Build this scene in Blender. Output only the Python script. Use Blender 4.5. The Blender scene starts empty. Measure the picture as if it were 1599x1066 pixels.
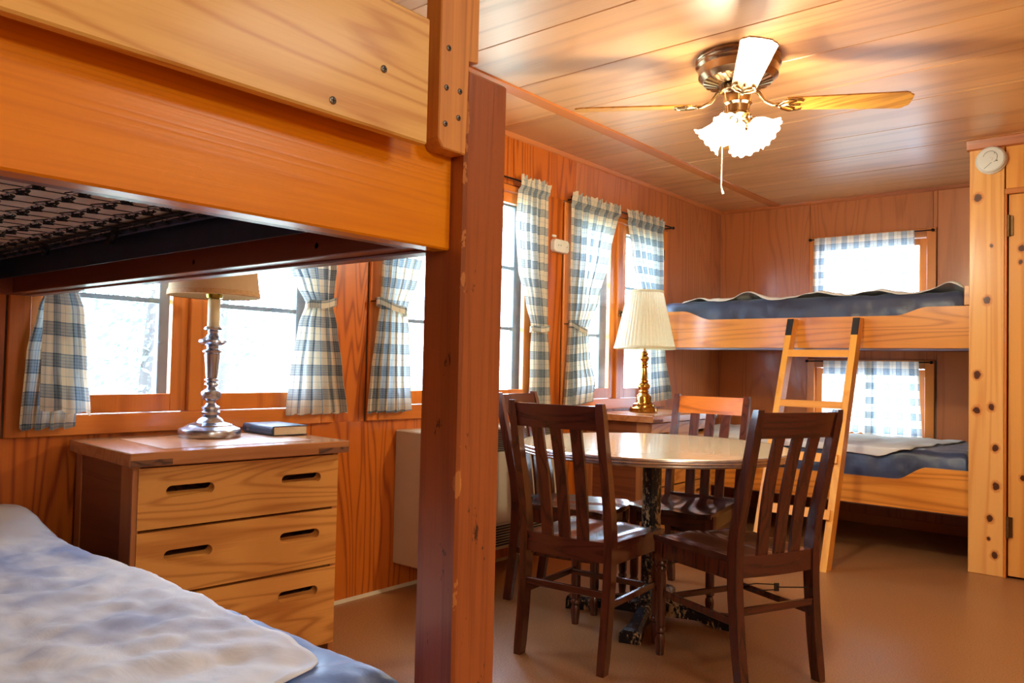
import bpy, bmesh, math, random
from mathutils import Vector, Matrix, noise
random.seed(7)
PI = math.pi
SC = bpy.context.scene
COL = SC.collection

# ------------------------------------------------------------------ camera
Rm = Matrix(((0.76665933, 0.6416477, 0.02284078),
             (-0.0026356, 0.03871934, -0.99924665),
             (-0.64204869, 0.76602157, 0.03137566)))      # rows: right, down, forward
cd = bpy.data.cameras.new('camera'); cam = bpy.data.objects.new('camera', cd); COL.objects.link(cam)
cd.sensor_fit = 'HORIZONTAL'; cd.sensor_width = 36.0; cd.lens = 1230.94 / 1599 * 36
cd.clip_start = 0.02; cd.clip_end = 200
r_, d_, f_ = Rm[0], Rm[1], Rm[2]
mw = Matrix(((r_[0], -d_[0], -f_[0]), (r_[1], -d_[1], -f_[1]), (r_[2], -d_[2], -f_[2]))).to_4x4()
mw.translation = (2.9, 0.0, 1.091)
cam.matrix_world = mw
SC.camera = cam

# ------------------------------------------------------------------ world, lights, exposure
w = bpy.data.worlds.new('sky'); SC.world = w; w.use_nodes = True
bg = w.node_tree.nodes['Background']
bg.inputs[0].default_value = (0.58, 0.77, 1.0, 1); bg.inputs[1].default_value = 24.0
vs = SC.view_settings
vs.view_transform = 'Standard'; vs.look = 'None'; vs.gamma = 1.0; vs.use_curve_mapping = False
vs.exposure = 0.0

def area(name, loc, rot, sx, sy, power, col, portal=False):
    l = bpy.data.lights.new(name, 'AREA'); l.shape = 'RECTANGLE'; l.size = sx; l.size_y = sy
    l.energy = power; l.color = col
    if portal: l.cycles.is_portal = True
    o = bpy.data.objects.new(name, l); COL.objects.link(o); o.location = loc; o.rotation_euler = rot
    return o
def point(name, loc, power, col, rad):
    l = bpy.data.lights.new(name, 'POINT'); l.energy = power; l.color = col; l.shadow_soft_size = rad
    o = bpy.data.objects.new(name, l); COL.objects.link(o); o.location = loc; return o
for i, y in enumerate((0.906, 2.40, 3.93)):
    area('window_daylight_portal', (-0.13, y + .65, 1.49), (0, -PI/2, 0), 1.25, 1.2, 1, (1, 1, 1), True)
area('window_daylight_portal', (1.19, 6.28, 1.8), (-PI/2, 0, 0), .8, .6, 1, (1, 1, 1), True)
area('window_daylight_portal', (1.19, 6.28, .88), (-PI/2, 0, 0), .8, .6, 1, (1, 1, 1), True)
WARM = (1.0, 0.93, 0.66)
point('fan_bulb_light', (1.486, 3.144, 1.955), 54, WARM, 0.07)
# the lamp of the room's other half, behind and to the right of the photographer
point('room_lamp_light', (4.6, -0.1, 1.85), 54, (1.0, 0.98, 0.72), 0.10)
area('ceiling_fill_light', (3.9, 1.8, 2.38), (0, 0, 0), .6, .6, 28, (1.0, 0.98, 0.82))  # added fill to brighten the room, no fixture hangs here

# ------------------------------------------------------------------ colour and material helpers
def lin(c):
    return tuple(((v/255) / 12.92 if v/255 <= .04045 else ((v/255 + .055) / 1.055) ** 2.4) for v in c) + (1.0,)
class NT:
    def __init__(s, name):
        s.m = bpy.data.materials.new(name); s.m.use_nodes = True
        s.t = s.m.node_tree; s.n = s.t.nodes; s.b = s.n['Principled BSDF']; s.out = s.n['Material Output']
    def node(s, ty, **k):
        n = s.n.new(ty)
        for a, b in k.items(): setattr(n, a, b)
        return n
    def link(s, a, b): s.t.links.new(a, b)
    def math(s, op, a, b=None, c=None):
        n = s.node('ShaderNodeMath', operation=op)
        for i, v in enumerate((a, b, c)):
            if v is None: continue
            if isinstance(v, (int, float)): n.inputs[i].default_value = v
            else: s.link(v, n.inputs[i])
        return n.outputs[0]
    def mix(s, f, a, b, mode='MIX'):
        n = s.node('ShaderNodeMix', data_type='RGBA', blend_type=mode)
        for i, v in ((0, f), (6, a), (7, b)):
            if isinstance(v, (int, float)): n.inputs[i].default_value = v
            elif isinstance(v, tuple): n.inputs[i].default_value = v
            else: s.link(v, n.inputs[i])
        return n.outputs[2]
    def ramp(s, f, *st):
        n = s.node('ShaderNodeValToRGB'); e = n.color_ramp.elements
        while len(e) < len(st): e.new(.5)
        for q, (p, c) in zip(e, st):
            q.position = p; q.color = c if isinstance(c, tuple) else (c, c, c, 1)
        s.link(f, n.inputs[0]); return n.outputs[0]
    def coords(s, scale=(1, 1, 1), per_object=True, kind='Object'):
        tc = s.node('ShaderNodeTexCoord'); mp = s.node('ShaderNodeMapping')
        s.link(tc.outputs[kind], mp.inputs[0]); mp.inputs[3].default_value = scale
        if per_object:
            oi = s.node('ShaderNodeObjectInfo'); 
            c = s.node('ShaderNodeCombineXYZ')
            r = oi.outputs['Random']
            s.link(s.math('MULTIPLY', r, 31.0), c.inputs[0]); s.link(s.math('MULTIPLY', r, 17.0), c.inputs[1]); s.link(s.math('MULTIPLY', r, 53.0), c.inputs[2])
            a = s.node('ShaderNodeVectorMath', operation='ADD'); s.link(tc.outputs[kind], a.inputs[0]); s.link(c.outputs[0], a.inputs[1])
            s.link(a.outputs[0], mp.inputs[0])
        return mp.outputs[0]
    def noise(s, vec, scale, detail=3, rough=.55, dist=0.0):
        n = s.node('ShaderNodeTexNoise'); s.link(vec, n.inputs['Vector'])
        n.inputs['Scale'].default_value = scale; n.inputs['Detail'].default_value = detail
        n.inputs['Roughness'].default_value = rough; n.inputs['Distortion'].default_value = dist
        return n.outputs['Fac']
    def bump(s, h, strength, dist=.002):
        n = s.node('ShaderNodeBump'); n.inputs['Strength'].default_value = strength; n.inputs['Distance'].default_value = dist
        s.link(h, n.inputs['Height']); s.link(n.outputs[0], s.b.inputs['Normal'])
    def set(s, **k):
        names = {'color': 'Base Color', 'rough': 'Roughness', 'metal': 'Metallic', 'coat': 'Coat Weight', 'coatr': 'Coat Roughness', 'ior': 'IOR', 'sheen': 'Sheen Weight', 'spec': 'Specular IOR Level', 'em': 'Emission Color', 'ems': 'Emission Strength'}
        for a, v in k.items():
            i = s.b.inputs[names[a]]
            if isinstance(v, (int, float)): i.default_value = v
            elif isinstance(v, tuple): i.default_value = v
            else: s.link(v, i)

def wood(name, light, dark, axis='z', fig=3.0, rings=9.0, contrast=.6, rough=.35, coat=.3, stretch=.10, grain=.25, vary=.12, knots=None, worn=None, bump=.12, coatr=.15, edge=None):
    """flat-sawn figure: contour lines of a noise field stretched along the grain axis"""
    m = NT(name)
    k = {'x': (stretch, 1, 1), 'y': (1, stretch, 1), 'z': (1, 1, stretch)}[axis]
    v = m.coords(k)
    f = m.noise(v, fig, 2.0, .45, .6)
    s1 = m.math('SINE', m.math('MULTIPLY', f, rings * 6.283))
    lines = m.ramp(m.math('MULTIPLY_ADD', s1, .5, .5), (0.0, 0.0), (0.55, 0.12), (0.85, 0.55), (1.0, 1.0))
    kg = {'x': (.03, 1, 1), 'y': (1, .03, 1), 'z': (1, 1, .03)}[axis]
    g = m.noise(m.coords(kg), 170, 2, .6)
    big = m.noise(v, fig * .6, 2, .5)
    fac = m.math('MULTIPLY', lines, contrast)
    fac = m.math('ADD', fac, m.math('MULTIPLY', m.math('SUBTRACT', g, .5), grain * 2))
    fac = m.math('ADD', fac, m.math('MULTIPLY', m.math('SUBTRACT', big, .5), .55))
    fac.node.use_clamp = True
    col = m.mix(fac, lin(light), lin(dark))
    oi = m.node('ShaderNodeObjectInfo')
    hv = m.node('ShaderNodeHueSaturation'); m.link(col, hv.inputs['Color'])
    m.link(m.math('MULTIPLY_ADD', oi.outputs['Random'], vary * 2, 1 - vary), hv.inputs['Value'])
    col = hv.outputs[0]
    if knots:
        tc = m.node('ShaderNodeTexCoord')
        acc = None
        for (kx, kz, r) in knots:
            mp = m.node('ShaderNodeMapping'); m.link(tc.outputs['Object'], mp.inputs[0])
            mp.inputs[1].default_value = (-kx, 0, -kz * .8); mp.inputs[3].default_value = (1, 0, .8)
            ln = m.node('ShaderNodeVectorMath', operation='LENGTH'); m.link(mp.outputs[0], ln.inputs[0])
            d = m.math('DIVIDE', ln.outputs['Value'], r)
            acc = d if acc is None else m.math('MINIMUM', acc, d)
        jit = m.math('ADD', acc, m.math('MULTIPLY', m.math('SUBTRACT', m.noise(m.coords((1, 1, 1), False), 45, 2), .5), .8))
        col = m.mix(m.ramp(jit, (0.0, 1.0), (0.8, 1.0), (1.0, .45), (1.0, 0.0)) if False else m.ramp(m.math('MULTIPLY', jit, .4), (0.0, 1.0), (0.30, .95), (0.36, 0.0)), m.mix(m.ramp(m.math('MULTIPLY', jit, .4), (0.0, .8), (0.40, .7), (0.62, 0.0)), col, lin((206, 112, 44))), lin((78, 40, 24)))
    if worn:
        wn = m.noise(m.coords((1, 1, .35)), 26, 5, .75)
        wm = m.ramp(wn, (0.0, 0.0), (worn[1], 0.0), (worn[1] + .03, 1.0))
        col = m.mix(wm, col, lin(worn[0]))
    if edge:      # bare wood where the corner facing the room is knocked
        tc = m.node('ShaderNodeTexCoord'); mp = m.node('ShaderNodeMapping'); m.link(tc.outputs['Object'], mp.inputs[0])
        mp.inputs[1].default_value = (-edge[0], -edge[1], 0); mp.inputs[3].default_value = (1, 1, 0)
        ln = m.node('ShaderNodeVectorMath', operation='LENGTH'); m.link(mp.outputs[0], ln.inputs[0])
        nz = m.noise(m.coords((1, 1, .45), False), 16, 5, .7)
        th = m.math('MULTIPLY', m.math('SUBTRACT', nz, .50), .09)
        col = m.mix(m.math('LESS_THAN', ln.outputs['Value'], th), col, lin((196, 128, 70)))
    m.set(color=col, rough=rough, coat=coat, coatr=coatr)
    if bump: m.bump(m.math('ADD', g, m.math('MULTIPLY', lines, .5)), bump, .001)
    return m.m

def plain(name, c, rough=.5, metal=0.0, var=.06, scale=12, coat=0.0, bump=0.0, spec=.5):
    m = NT(name); n = m.noise(m.coords(), scale, 4)
    c2 = tuple(min(255, x * (1 + var)) for x in c); c1 = tuple(x * (1 - var) for x in c)
    m.set(color=m.mix(n, lin(c1), lin(c2)), rough=rough, metal=metal, coat=coat, spec=spec)
    if bump: m.bump(m.noise(m.coords(), scale * 6, 3), bump, .002)
    return m.m

M = {}
M['ply_wall'] = wood('fir_plywood_wall', (200, 104, 26), (134, 50, 5), 'z', 3.4, 17, .72, .34, .35, .10, .22, .08)
M['ply_pale'] = wood('paler_plywood_wall', (216, 164, 112), (180, 124, 76), 'z', 3.4, 12, .5, .34, .35, .10, .22, .08)
M['ply_wall_back'] = wood('fir_plywood_back_wall', (202, 118, 62), (160, 82, 38), 'z', 3.0, 14, .45, .36, .3, .10, .3, .08)
M['casing_z'] = wood('orange_pine_casing_upright', (222, 128, 46), (172, 82, 22), 'z', 4, 5, .5, .3, .4, .06, .3, .08)
M['casing_y'] = wood('orange_pine_casing_level', (222, 128, 46), (172, 82, 22), 'y', 4, 5, .5, .3, .4, .06, .3, .08)
M['casing_x'] = wood('orange_pine_casing_cross', (212, 128, 60), (160, 84, 34), 'x', 4, 5, .5, .3, .4, .06, .3, .08)
M['ceiling'] = wood('varnished_ceiling_panel', (212, 154, 98), (166, 102, 54), 'x', 2.2, 9, .45, .42, 1.0, .07, .35, .13, coatr=.36, bump=.05)
M['ceiling_gap'] = plain('dark_ceiling_joint', (44, 24, 14), .8)
M['batten'] = wood('ceiling_batten_wood', (206, 122, 62), (160, 84, 34), 'y', 4, 4, .4, .35, .3, .06, .25, .06)
M['batten_x'] = wood('ceiling_moulding_wood', (196, 110, 56), (146, 72, 30), 'x', 4, 4, .4, .35, .3, .06, .25, .06)
KN = [(2.062, 2.10, .022), (2.128, 1.825, .010), (2.108, 1.52, .020), (2.062, 1.102, .020), (2.130, .925, .018), (2.060, .905, .020), (2.150, .70, .018), (2.155, .49, .020), (2.125, .31, .018), (2.12, .20, .010), (2.150, .115, .018)]
M['pine'] = wood('knotty_pine_board', (240, 176, 96), (212, 130, 54), 'z', 4, 9, .5, .28, .5, .06, .2, .05, knots=KN)
M['pine_plain'] = wood('pine_door_board', (236, 160, 74), (204, 114, 38), 'z', 3, 12, .5, .28, .5, .06, .2, .06)
M['pine_door'] = wood('pine_door_board_with_knots', (236, 164, 80), (206, 118, 42), 'z', 3, 12, .5, .28, .5, .06, .2, .06, knots=[(.062, 1.80, .018), (.055, 1.725, .012), (.07, .55, .016)])
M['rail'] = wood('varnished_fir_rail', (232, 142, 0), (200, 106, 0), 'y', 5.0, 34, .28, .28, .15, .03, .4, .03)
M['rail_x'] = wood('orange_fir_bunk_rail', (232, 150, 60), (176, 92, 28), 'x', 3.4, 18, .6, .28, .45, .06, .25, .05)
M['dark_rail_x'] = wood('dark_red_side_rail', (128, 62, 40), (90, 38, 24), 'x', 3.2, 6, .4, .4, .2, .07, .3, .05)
M['post'] = wood('worn_bunk_post_wood', (162, 88, 44), (112, 54, 28), 'z', 9, 8, .35, .32, .7, .03, .6, .0, worn=((60, 30, 20), .64), bump=.3, coatr=.25, edge=(1.0, .493))
M['oak'] = wood('pale_oak_board', (232, 186, 104), (206, 144, 62), 'y', 5.5, 20, .85, .42, .1, .12, .45, .02)
M['upright'] = wood('pine_stud_wood', (218, 150, 72), (164, 92, 34), 'z', 8, 14, .5, .45, .1, .05, .4, .0)
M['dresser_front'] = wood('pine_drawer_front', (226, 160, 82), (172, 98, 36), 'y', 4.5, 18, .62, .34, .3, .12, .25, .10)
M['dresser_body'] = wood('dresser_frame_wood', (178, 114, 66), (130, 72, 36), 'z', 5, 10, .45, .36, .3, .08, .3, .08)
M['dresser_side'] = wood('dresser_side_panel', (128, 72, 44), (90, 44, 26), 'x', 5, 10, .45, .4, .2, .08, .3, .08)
M['dresser_top'] = wood('dresser_top_wood', (190, 126, 78), (146, 84, 44), 'y', 5, 10, .4, .2, .7, .08, .3, .06, coatr=.12)
M['dresser_end'] = wood('dark_end_grain', (128, 80, 50), (64, 36, 24), 'y', 12, 10, .9, .6, 0, .4, .4, .1)
M['chair'] = wood('dark_walnut_stain', (84, 38, 24), (42, 17, 11), 'z', 9, 8, .6, .25, .6, .08, .35, .14, worn=((128, 66, 32), .70))
M['chair_x'] = wood('dark_walnut_stain_level', (80, 36, 24), (42, 17, 11), 'x', 9, 8, .55, .23, .6, .08, .35, .12)
M['chair_seat'] = wood('dark_glossy_seat_wood', (70, 32, 24), (40, 17, 13), 'y', 6, 6, .5, .20, .7, .1, .35, .06)
M['crest_lit'] = wood('lit_orange_crest_wood', (204, 112, 40), (120, 50, 16), 'x', 9, 4, .55, .3, .5, .08, .4, .0)  # chair wood turned lighter and orange, light on the crest put into its colour
M['ladder'] = wood('new_yellow_pine', (240, 168, 66), (212, 128, 38), 'z', 9, 3, .5, .4, .15, .05, .25, .05)
M['ladder_x'] = wood('new_yellow_pine_rung', (236, 158, 60), (206, 118, 34), 'x', 9, 3, .5, .4, .15, .05, .25, .05)
M['blade'] = wood('oak_fan_blade', (214, 150, 64), (150, 92, 34), 'x', 9, 8, .6, .3, .3, .05, .35, .03)

def floor_mat():
    m = NT('brown_cork_floor'); v = m.coords((1, 1, 1), False)
    sp = m.noise(v, 170, 3, .7); bigv = m.noise(v, 1.6, 3, .5); med = m.noise(v, 40, 3, .6)
    c = m.mix(m.ramp(sp, (0, 0.0), (.38, .05), (.50, .5), (.60, .9), (1, 1.0)), lin((106, 66, 36)), lin((184, 126, 74)))
    c = m.mix(m.math('MULTIPLY', bigv, .35), c, lin((160, 112, 72)))
    c = m.mix(m.math('MULTIPLY', med, .25), c, lin((130, 90, 60)))
    m.set(color=c, rough=m.ramp(bigv, (0, .30), (1, .42)), coat=.15, coatr=.3)
    m.bump(sp, .12, .001); return m.m
M['floor'] = floor_mat()
M['edge_white'] = plain('pale_floor_edge', (196, 178, 150), .7)
M['black_metal'] = plain('black_rod_metal', (34, 32, 34), .42, .7)
M['hinge'] = plain('aged_brass_hinge', (110, 84, 52), .4, .9, .2, 60)
M['screw'] = plain('grey_screw_metal', (120, 116, 112), .35, .9)
M['screw_dark'] = plain('dark_screw_slot', (24, 22, 22), .6)
M['paint_sash'] = plain('grey_blue_sash_paint', (112, 128, 140), .5, 0, .1, 20)
M['iron'] = plain('navy_iron_frame', (48, 60, 88), .45, .5, .15, 30)
M['wire'] = plain('steel_spring_wire', (170, 166, 180), .4, .6)
M['wire_dark'] = plain('dark_spring_wire', (40, 40, 46), .45, .8)
M['ticking'] = plain('tan_mattress_ticking', (238, 200, 182), .9, 0, .2, 9)
M['white_plastic'] = plain('white_plastic', (226, 224, 216), .4, 0, .02)
M['grey_detail'] = plain('grey_detail', (120, 116, 110), .6)
M['heater'] = plain('beige_enamel', (196, 180, 156), .42, .0, .03, 6)
M['slot'] = plain('black_slot', (14, 13, 13), .8)
M['pewter'] = plain('pewter_metal', (186, 192, 208), .26, 1.0, .08, 20)
M['brass'] = plain('polished_brass', (190, 142, 66), .18, 1.0, .1, 20)
M['brass_green'] = plain('brass_socket', (170, 160, 80), .22, 1.0)
M['candle'] = plain('cream_candle_tube', (226, 210, 170), .5)
M['shade_trim'] = plain('woven_shade_trim', (206, 168, 122), .9, 0, .15, 90, bump=.6)
M['black_tape'] = plain('black_tape', (22, 22, 26), .55)
M['pages'] = plain('page_block', (226, 208, 178), .85, 0, .05, 90)
M['gilt'] = plain('silver_gilt_lettering', (170, 168, 150), .35, .8)
M['bronze'] = plain('antique_brass_fan_metal', (168, 142, 116), .25, 1.0, .12, 20)
M['bright_brass'] = plain('bright_fan_metal', (206, 180, 138), .16, 1.0)
M['alum'] = plain('ribbed_aluminium_edge', (200, 194, 194), .26, 1.0, .08, 30)
M['white_cord'] = plain('white_cord', (240, 230, 206), .6)

def laminate():
    m = NT('cream_laminate_top'); v = m.coords((1, .12, 1), False)
    m.set(color=m.mix(m.noise(v, 12, 4), lin((196, 174, 138)), lin((216, 198, 166))), rough=.16, coat=.3, coatr=.08); return m.m
M['laminate'] = laminate()
def chipped():
    m = NT('chipped_black_paint'); v = m.coords((1, 1, .5))
    a = m.noise(v, 70, 6, .8); b = m.noise(v, 9, 3, .6)
    k = m.ramp(m.math('ADD', a, m.math('MULTIPLY', m.math('SUBTRACT', b, .5), .9)), (0, 0.0), (.60, 0.0), (.64, 1.0))
    m.set(color=m.mix(k, lin((20, 20, 26)), lin((186, 156, 112))), rough=m.ramp(k, (0, .25), (1, .8)))
    m.bump(k, -.4, .002); return m.m
M['chipped'] = chipped()
def glass():
    m = NT('window_glass'); t = m.node('ShaderNodeBsdfTransparent'); g = m.node('ShaderNodeBsdfGlossy'); g.inputs['Roughness'].default_value = .02
    f = m.node('ShaderNodeLayerWeight'); f.inputs[0].default_value = .5
    fr = m.math('MULTIPLY_ADD', m.math('POWER', f.outputs['Facing'], 5.0), .8, .03)
    mx = m.node('ShaderNodeMixShader'); m.link(fr, mx.inputs[0]); m.link(t.outputs[0], mx.inputs[1]); m.link(g.outputs[0], mx.inputs[2])
    m.link(mx.outputs[0], m.out.inputs[0]); return m.m
M['glass'] = glass()
def plaid(name, sheer, trans):
    m = NT(name); tc = m.node('ShaderNodeTexCoord'); sp = m.node('ShaderNodeSeparateXYZ'); m.link(tc.outputs['UV'], sp.inputs[0])
    def band(c, per, a, b):
        f = m.math('FRACT', m.math('DIVIDE', c, per))
        return m.math('MULTIPLY', m.math('GREATER_THAN', f, a), m.math('LESS_THAN', f, b))
    def weave(c):
        wide = band(c, .105, .50, .94)
        fine = m.math('MULTIPLY', band(c, .0105, .0, .35), wide)
        one = band(c, .105, .20, .225)
        edge = m.math('ADD', band(c, .105, .50, .54), band(c, .105, .90, .94))
        t = m.math('ADD', m.math('MULTIPLY', wide, .42), m.math('MULTIPLY', fine, .18))
        t = m.math('ADD', t, m.math('MULTIPLY', one, .35)); return m.math('ADD', t, m.math('MULTIPLY', edge, .2))
    tot = m.math('ADD', weave(sp.outputs[0]), weave(sp.outputs[1])); 
    nz = m.noise(tc.outputs['UV'], 60, 3)
    tot = m.math('MULTIPLY', tot, m.math('MULTIPLY_ADD', nz, .4, .65))
    col = m.ramp(m.math('MULTIPLY', tot, .72), (0.0, lin((236, 226, 204))), (.42, lin((152, 166, 174))), (.9, lin((74, 92, 108))))
    d = m.node('ShaderNodeBsdfDiffuse'); t = m.node('ShaderNodeBsdfTranslucent'); m.link(col, d.inputs[0]); m.link(col, t.inputs[0])
    mx = m.node('ShaderNodeMixShader'); mx.inputs[0].default_value = trans; m.link(d.outputs[0], mx.inputs[1]); m.link(t.outputs[0], mx.inputs[2])
    last = mx.outputs[0]
    if sheer:
        tr = m.node('ShaderNodeBsdfTransparent'); m2 = m.node('ShaderNodeMixShader'); 
        m.link(m.math('MULTIPLY', m.math('SUBTRACT', 1.0, m.math('MINIMUM', tot, .85)), sheer), m2.inputs[0])
        m.link(last, m2.inputs[1]); m.link(tr.outputs[0], m2.inputs[2]); last = m2.outputs[0]
    m.link(last, m.out.inputs[0]); return m.m
M['plaid'] = plaid('blue_cream_plaid_cotton', 0, .32)
M['plaid_thin'] = plaid('thin_plaid_cotton', .10, .42)
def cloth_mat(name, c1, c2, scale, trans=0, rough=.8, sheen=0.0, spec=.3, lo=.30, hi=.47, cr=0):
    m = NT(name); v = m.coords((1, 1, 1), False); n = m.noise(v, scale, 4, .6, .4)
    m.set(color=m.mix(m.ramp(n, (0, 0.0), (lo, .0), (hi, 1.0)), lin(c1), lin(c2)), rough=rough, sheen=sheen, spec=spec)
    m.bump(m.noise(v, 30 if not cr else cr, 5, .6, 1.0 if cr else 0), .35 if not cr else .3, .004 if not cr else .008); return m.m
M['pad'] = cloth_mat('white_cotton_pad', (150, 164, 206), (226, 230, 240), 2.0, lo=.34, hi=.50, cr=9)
M['pad_far'] = cloth_mat('white_cotton_pad_far', (206, 204, 202), (232, 228, 218), 2)
M['navy'] = cloth_mat('navy_nylon_ticking', (36, 42, 62), (56, 66, 92), 7, 0, .38, .2, .5)
M['blue'] = cloth_mat('blue_nylon_ticking', (52, 84, 146), (84, 122, 190), 8, 0, .42, .2, .5)
def shade_mat(name, c, tr):
    m = NT(name); d = m.node('ShaderNodeBsdfDiffuse'); t = m.node('ShaderNodeBsdfTranslucent')
    n = m.mix(m.noise(m.coords(), 50, 3), lin(c), lin(tuple(x * .93 for x in c)))
    m.link(n, d.inputs[0]); m.link(n, t.inputs[0])
    mx = m.node('ShaderNodeMixShader'); mx.inputs[0].default_value = tr; m.link(d.outputs[0], mx.inputs[1]); m.link(t.outputs[0], mx.inputs[2]); m.link(mx.outputs[0], m.out.inputs[0]); return m.m
M['shade_pleat'] = shade_mat('pleated_cream_fabric', (240, 230, 204), .4)
M['shade_tan'] = shade_mat('tan_linen_shade', (226, 196, 158), .35)
def lit_glass():
    m = NT('lit_frosted_glass'); m.set(color=(1, .96, .9, 1), rough=.4, em=(1, .90, .74, 1), ems=9.0); return m.m
M['lit_glass'] = lit_glass()
def book_mat():
    m = NT('teal_book_cloth'); m.set(color=m.mix(m.noise(m.coords(), 200, 2), lin((16, 44, 62)), lin((34, 72, 96))), rough=.38, coat=.2); return m.m
M['book'] = book_mat()
M['leaf'] = plain('outdoor_leaves', (92, 110, 106), .7, 0, .3, 3)
M['bark'] = plain('outdoor_bark', (80, 74, 72), .9)
M['grass'] = plain('outdoor_ground', (190, 196, 170), .9, 0, .1, .5)
M['outer'] = plain('outer_wall_paint', (150, 130, 110), .8)

# ------------------------------------------------------------------ geometry helpers
def BM(): return bmesh.new()
def box(bm, x0, x1, y0, y1, z0, z1, bev=0.0, mat=None):
    r = bmesh.ops.create_cube(bm, size=1)
    vs_ = r['verts']
    for v in vs_:
        v.co = Vector((x0 + (v.co.x + .5) * (x1 - x0), y0 + (v.co.y + .5) * (y1 - y0), z0 + (v.co.z + .5) * (z1 - z0)))
        if mat is not None: v.co = mat @ v.co
    if bev:
        es = list({e for v in vs_ for e in v.link_edges})
        bmesh.ops.bevel(bm, geom=es, offset=bev, segments=1, affect='EDGES', profile=.7)
    return bm
def prism(bm, poly, axis, lo, hi, bev=0.0):
    """poly: 2D points in the other two axes (order x,y,z without axis)"""
    def P(a, b, c):
        return {'x': (c, a, b), 'y': (a, c, b), 'z': (a, b, c)}[axis]
    v0 = [bm.verts.new(P(a, b, lo)) for a, b in poly]; v1 = [bm.verts.new(P(a, b, hi)) for a, b in poly]
    n = len(poly); fs = [bm.faces.new(v0), bm.faces.new(list(reversed(v1)))]
    for i in range(n): fs.append(bm.faces.new((v0[i], v1[i], v1[(i + 1) % n], v0[(i + 1) % n])))
    if bev: bmesh.ops.bevel(bm, geom=list({e for f in fs for e in f.edges}), offset=bev, segments=1, affect='EDGES')
    return bm
def loft(bm, secs, cap=True):
    """secs: lists of equal-length closed loops of 3D points"""
    rings = [[bm.verts.new(p) for p in s] for s in secs]
    n = len(rings[0])
    for a, b in zip(rings, rings[1:]):
        for i in range(n): bm.faces.new((a[i], a[(i + 1) % n], b[(i + 1) % n], b[i]))
    if cap: bm.faces.new(list(reversed(rings[0]))); bm.faces.new(rings[-1])
    return bm
def rect(cx, cy, cz, hx, hy):
    return [(cx - hx, cy - hy, cz), (cx + hx, cy - hy, cz), (cx + hx, cy + hy, cz), (cx - hx, cy + hy, cz)]
def lathe(bm, prof, cx=0, cy=0, cz=0, seg=28, mat=None, flute=None, cap=True):
    """prof: (radius, z)"""
    rings = []
    for r, z in prof:
        ring = []
        for i in range(seg):
            a = 2 * PI * i / seg; rr = r
            if flute: rr = r * (1 + flute * (1 if i % 2 else -1))
            p = Vector((cx + rr * math.cos(a), cy + rr * math.sin(a), cz + z))
            if mat is not None: p = mat @ p
            ring.append(bm.verts.new(p))
        rings.append(ring)
    for a, b in zip(rings, rings[1:]):
        for i in range(seg): bm.faces.new((a[i], a[(i + 1) % seg], b[(i + 1) % seg], b[i]))
    if cap and prof[0][0] > 1e-4: bm.faces.new(list(reversed(rings[0])))
    if cap and prof[-1][0] > 1e-4: bm.faces.new(rings[-1])
    return bm
def tube(bm, pts, r, seg=8, radii=None):
    pts = [Vector(p) for p in pts]; rings = []
    for i, p in enumerate(pts):
        t = (pts[min(i + 1, len(pts) - 1)] - pts[max(i - 1, 0)]).normalized()
        up = Vector((0, 0, 1)) if abs(t.z) < .9 else Vector((1, 0, 0))
        a = t.cross(up).normalized(); b = t.cross(a).normalized(); rr = radii[i] if radii else r
        rings.append([bm.verts.new(p + (a * math.cos(2 * PI * k / seg) + b * math.sin(2 * PI * k / seg)) * rr) for k in range(seg)])
    for x, y in zip(rings, rings[1:]):
        for k in range(seg): bm.faces.new((x[k], x[(k + 1) % seg], y[(k + 1) % seg], y[k]))
    bm.faces.new(list(reversed(rings[0]))); bm.faces.new(rings[-1])
    return bm
def bar(bm, p, q, w, h, bev=0.0, up=(0, 0, 1)):
    """rectangular bar from p to q, w across, h along 'up'"""
    p, q = Vector(p), Vector(q); t = (q - p).normalized(); a = t.cross(Vector(up)).normalized(); b = a.cross(t).normalized()
    secs = [[c + a * (sx * w / 2) + b * (sy * h / 2) for sx, sy in ((-1, -1), (1, -1), (1, 1), (-1, 1))] for c in (p, q)]
    n0 = len(bm.edges); loft(bm, secs)
    if bev:
        bm.edges.ensure_lookup_table(); bmesh.ops.bevel(bm, geom=bm.edges[n0:], offset=bev, segments=1, affect='EDGES')
    return bm
WL = {}
def obj(name, bm, mat, parent=None, world=False, smooth=None, label=None):
    """one mesh object; geometry in the parent's local frame, or in world coordinates with world=True"""
    bmesh.ops.recalc_face_normals(bm, faces=bm.faces)
    if world and parent is not None:
        off = Vector(WL.get(parent, (0, 0, 0))); bmesh.ops.translate(bm, vec=-off, verts=bm.verts)
    me = bpy.data.meshes.new(name); bm.to_mesh(me); bm.free()
    me.materials.append(M[mat] if isinstance(mat, str) else mat)
    if smooth:
        me.polygons.foreach_set('use_smooth', [True] * len(me.polygons))
        if smooth is not True:
            me.set_sharp_from_angle(angle=math.radians(smooth))
    o = bpy.data.objects.new(name, me); COL.objects.link(o)
    if parent is not None:
        o.parent = parent; WL[o] = WL.get(parent, (0, 0, 0))
    if label: o['label'] = label
    return o
def thing(name, label, cat, loc=(0, 0, 0), rz=0, group=None, kind=None):
    o = bpy.data.objects.new(name, None); COL.objects.link(o); o.location = loc; o.rotation_euler = (0, 0, rz)
    o.empty_display_size = .1; WL[o] = tuple(loc); tag(o, label, cat, group, kind); return o
def tag(o, label=None, cat=None, group=None, kind=None):
    if label: o['label'] = label
    if cat: o['category'] = cat
    if group: o['group'] = group
    if kind: o['kind'] = kind
    return o
def B(x0, x1, y0, y1, z0, z1, bev=0.0): return box(BM(), x0, x1, y0, y1, z0, z1, bev)

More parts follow.
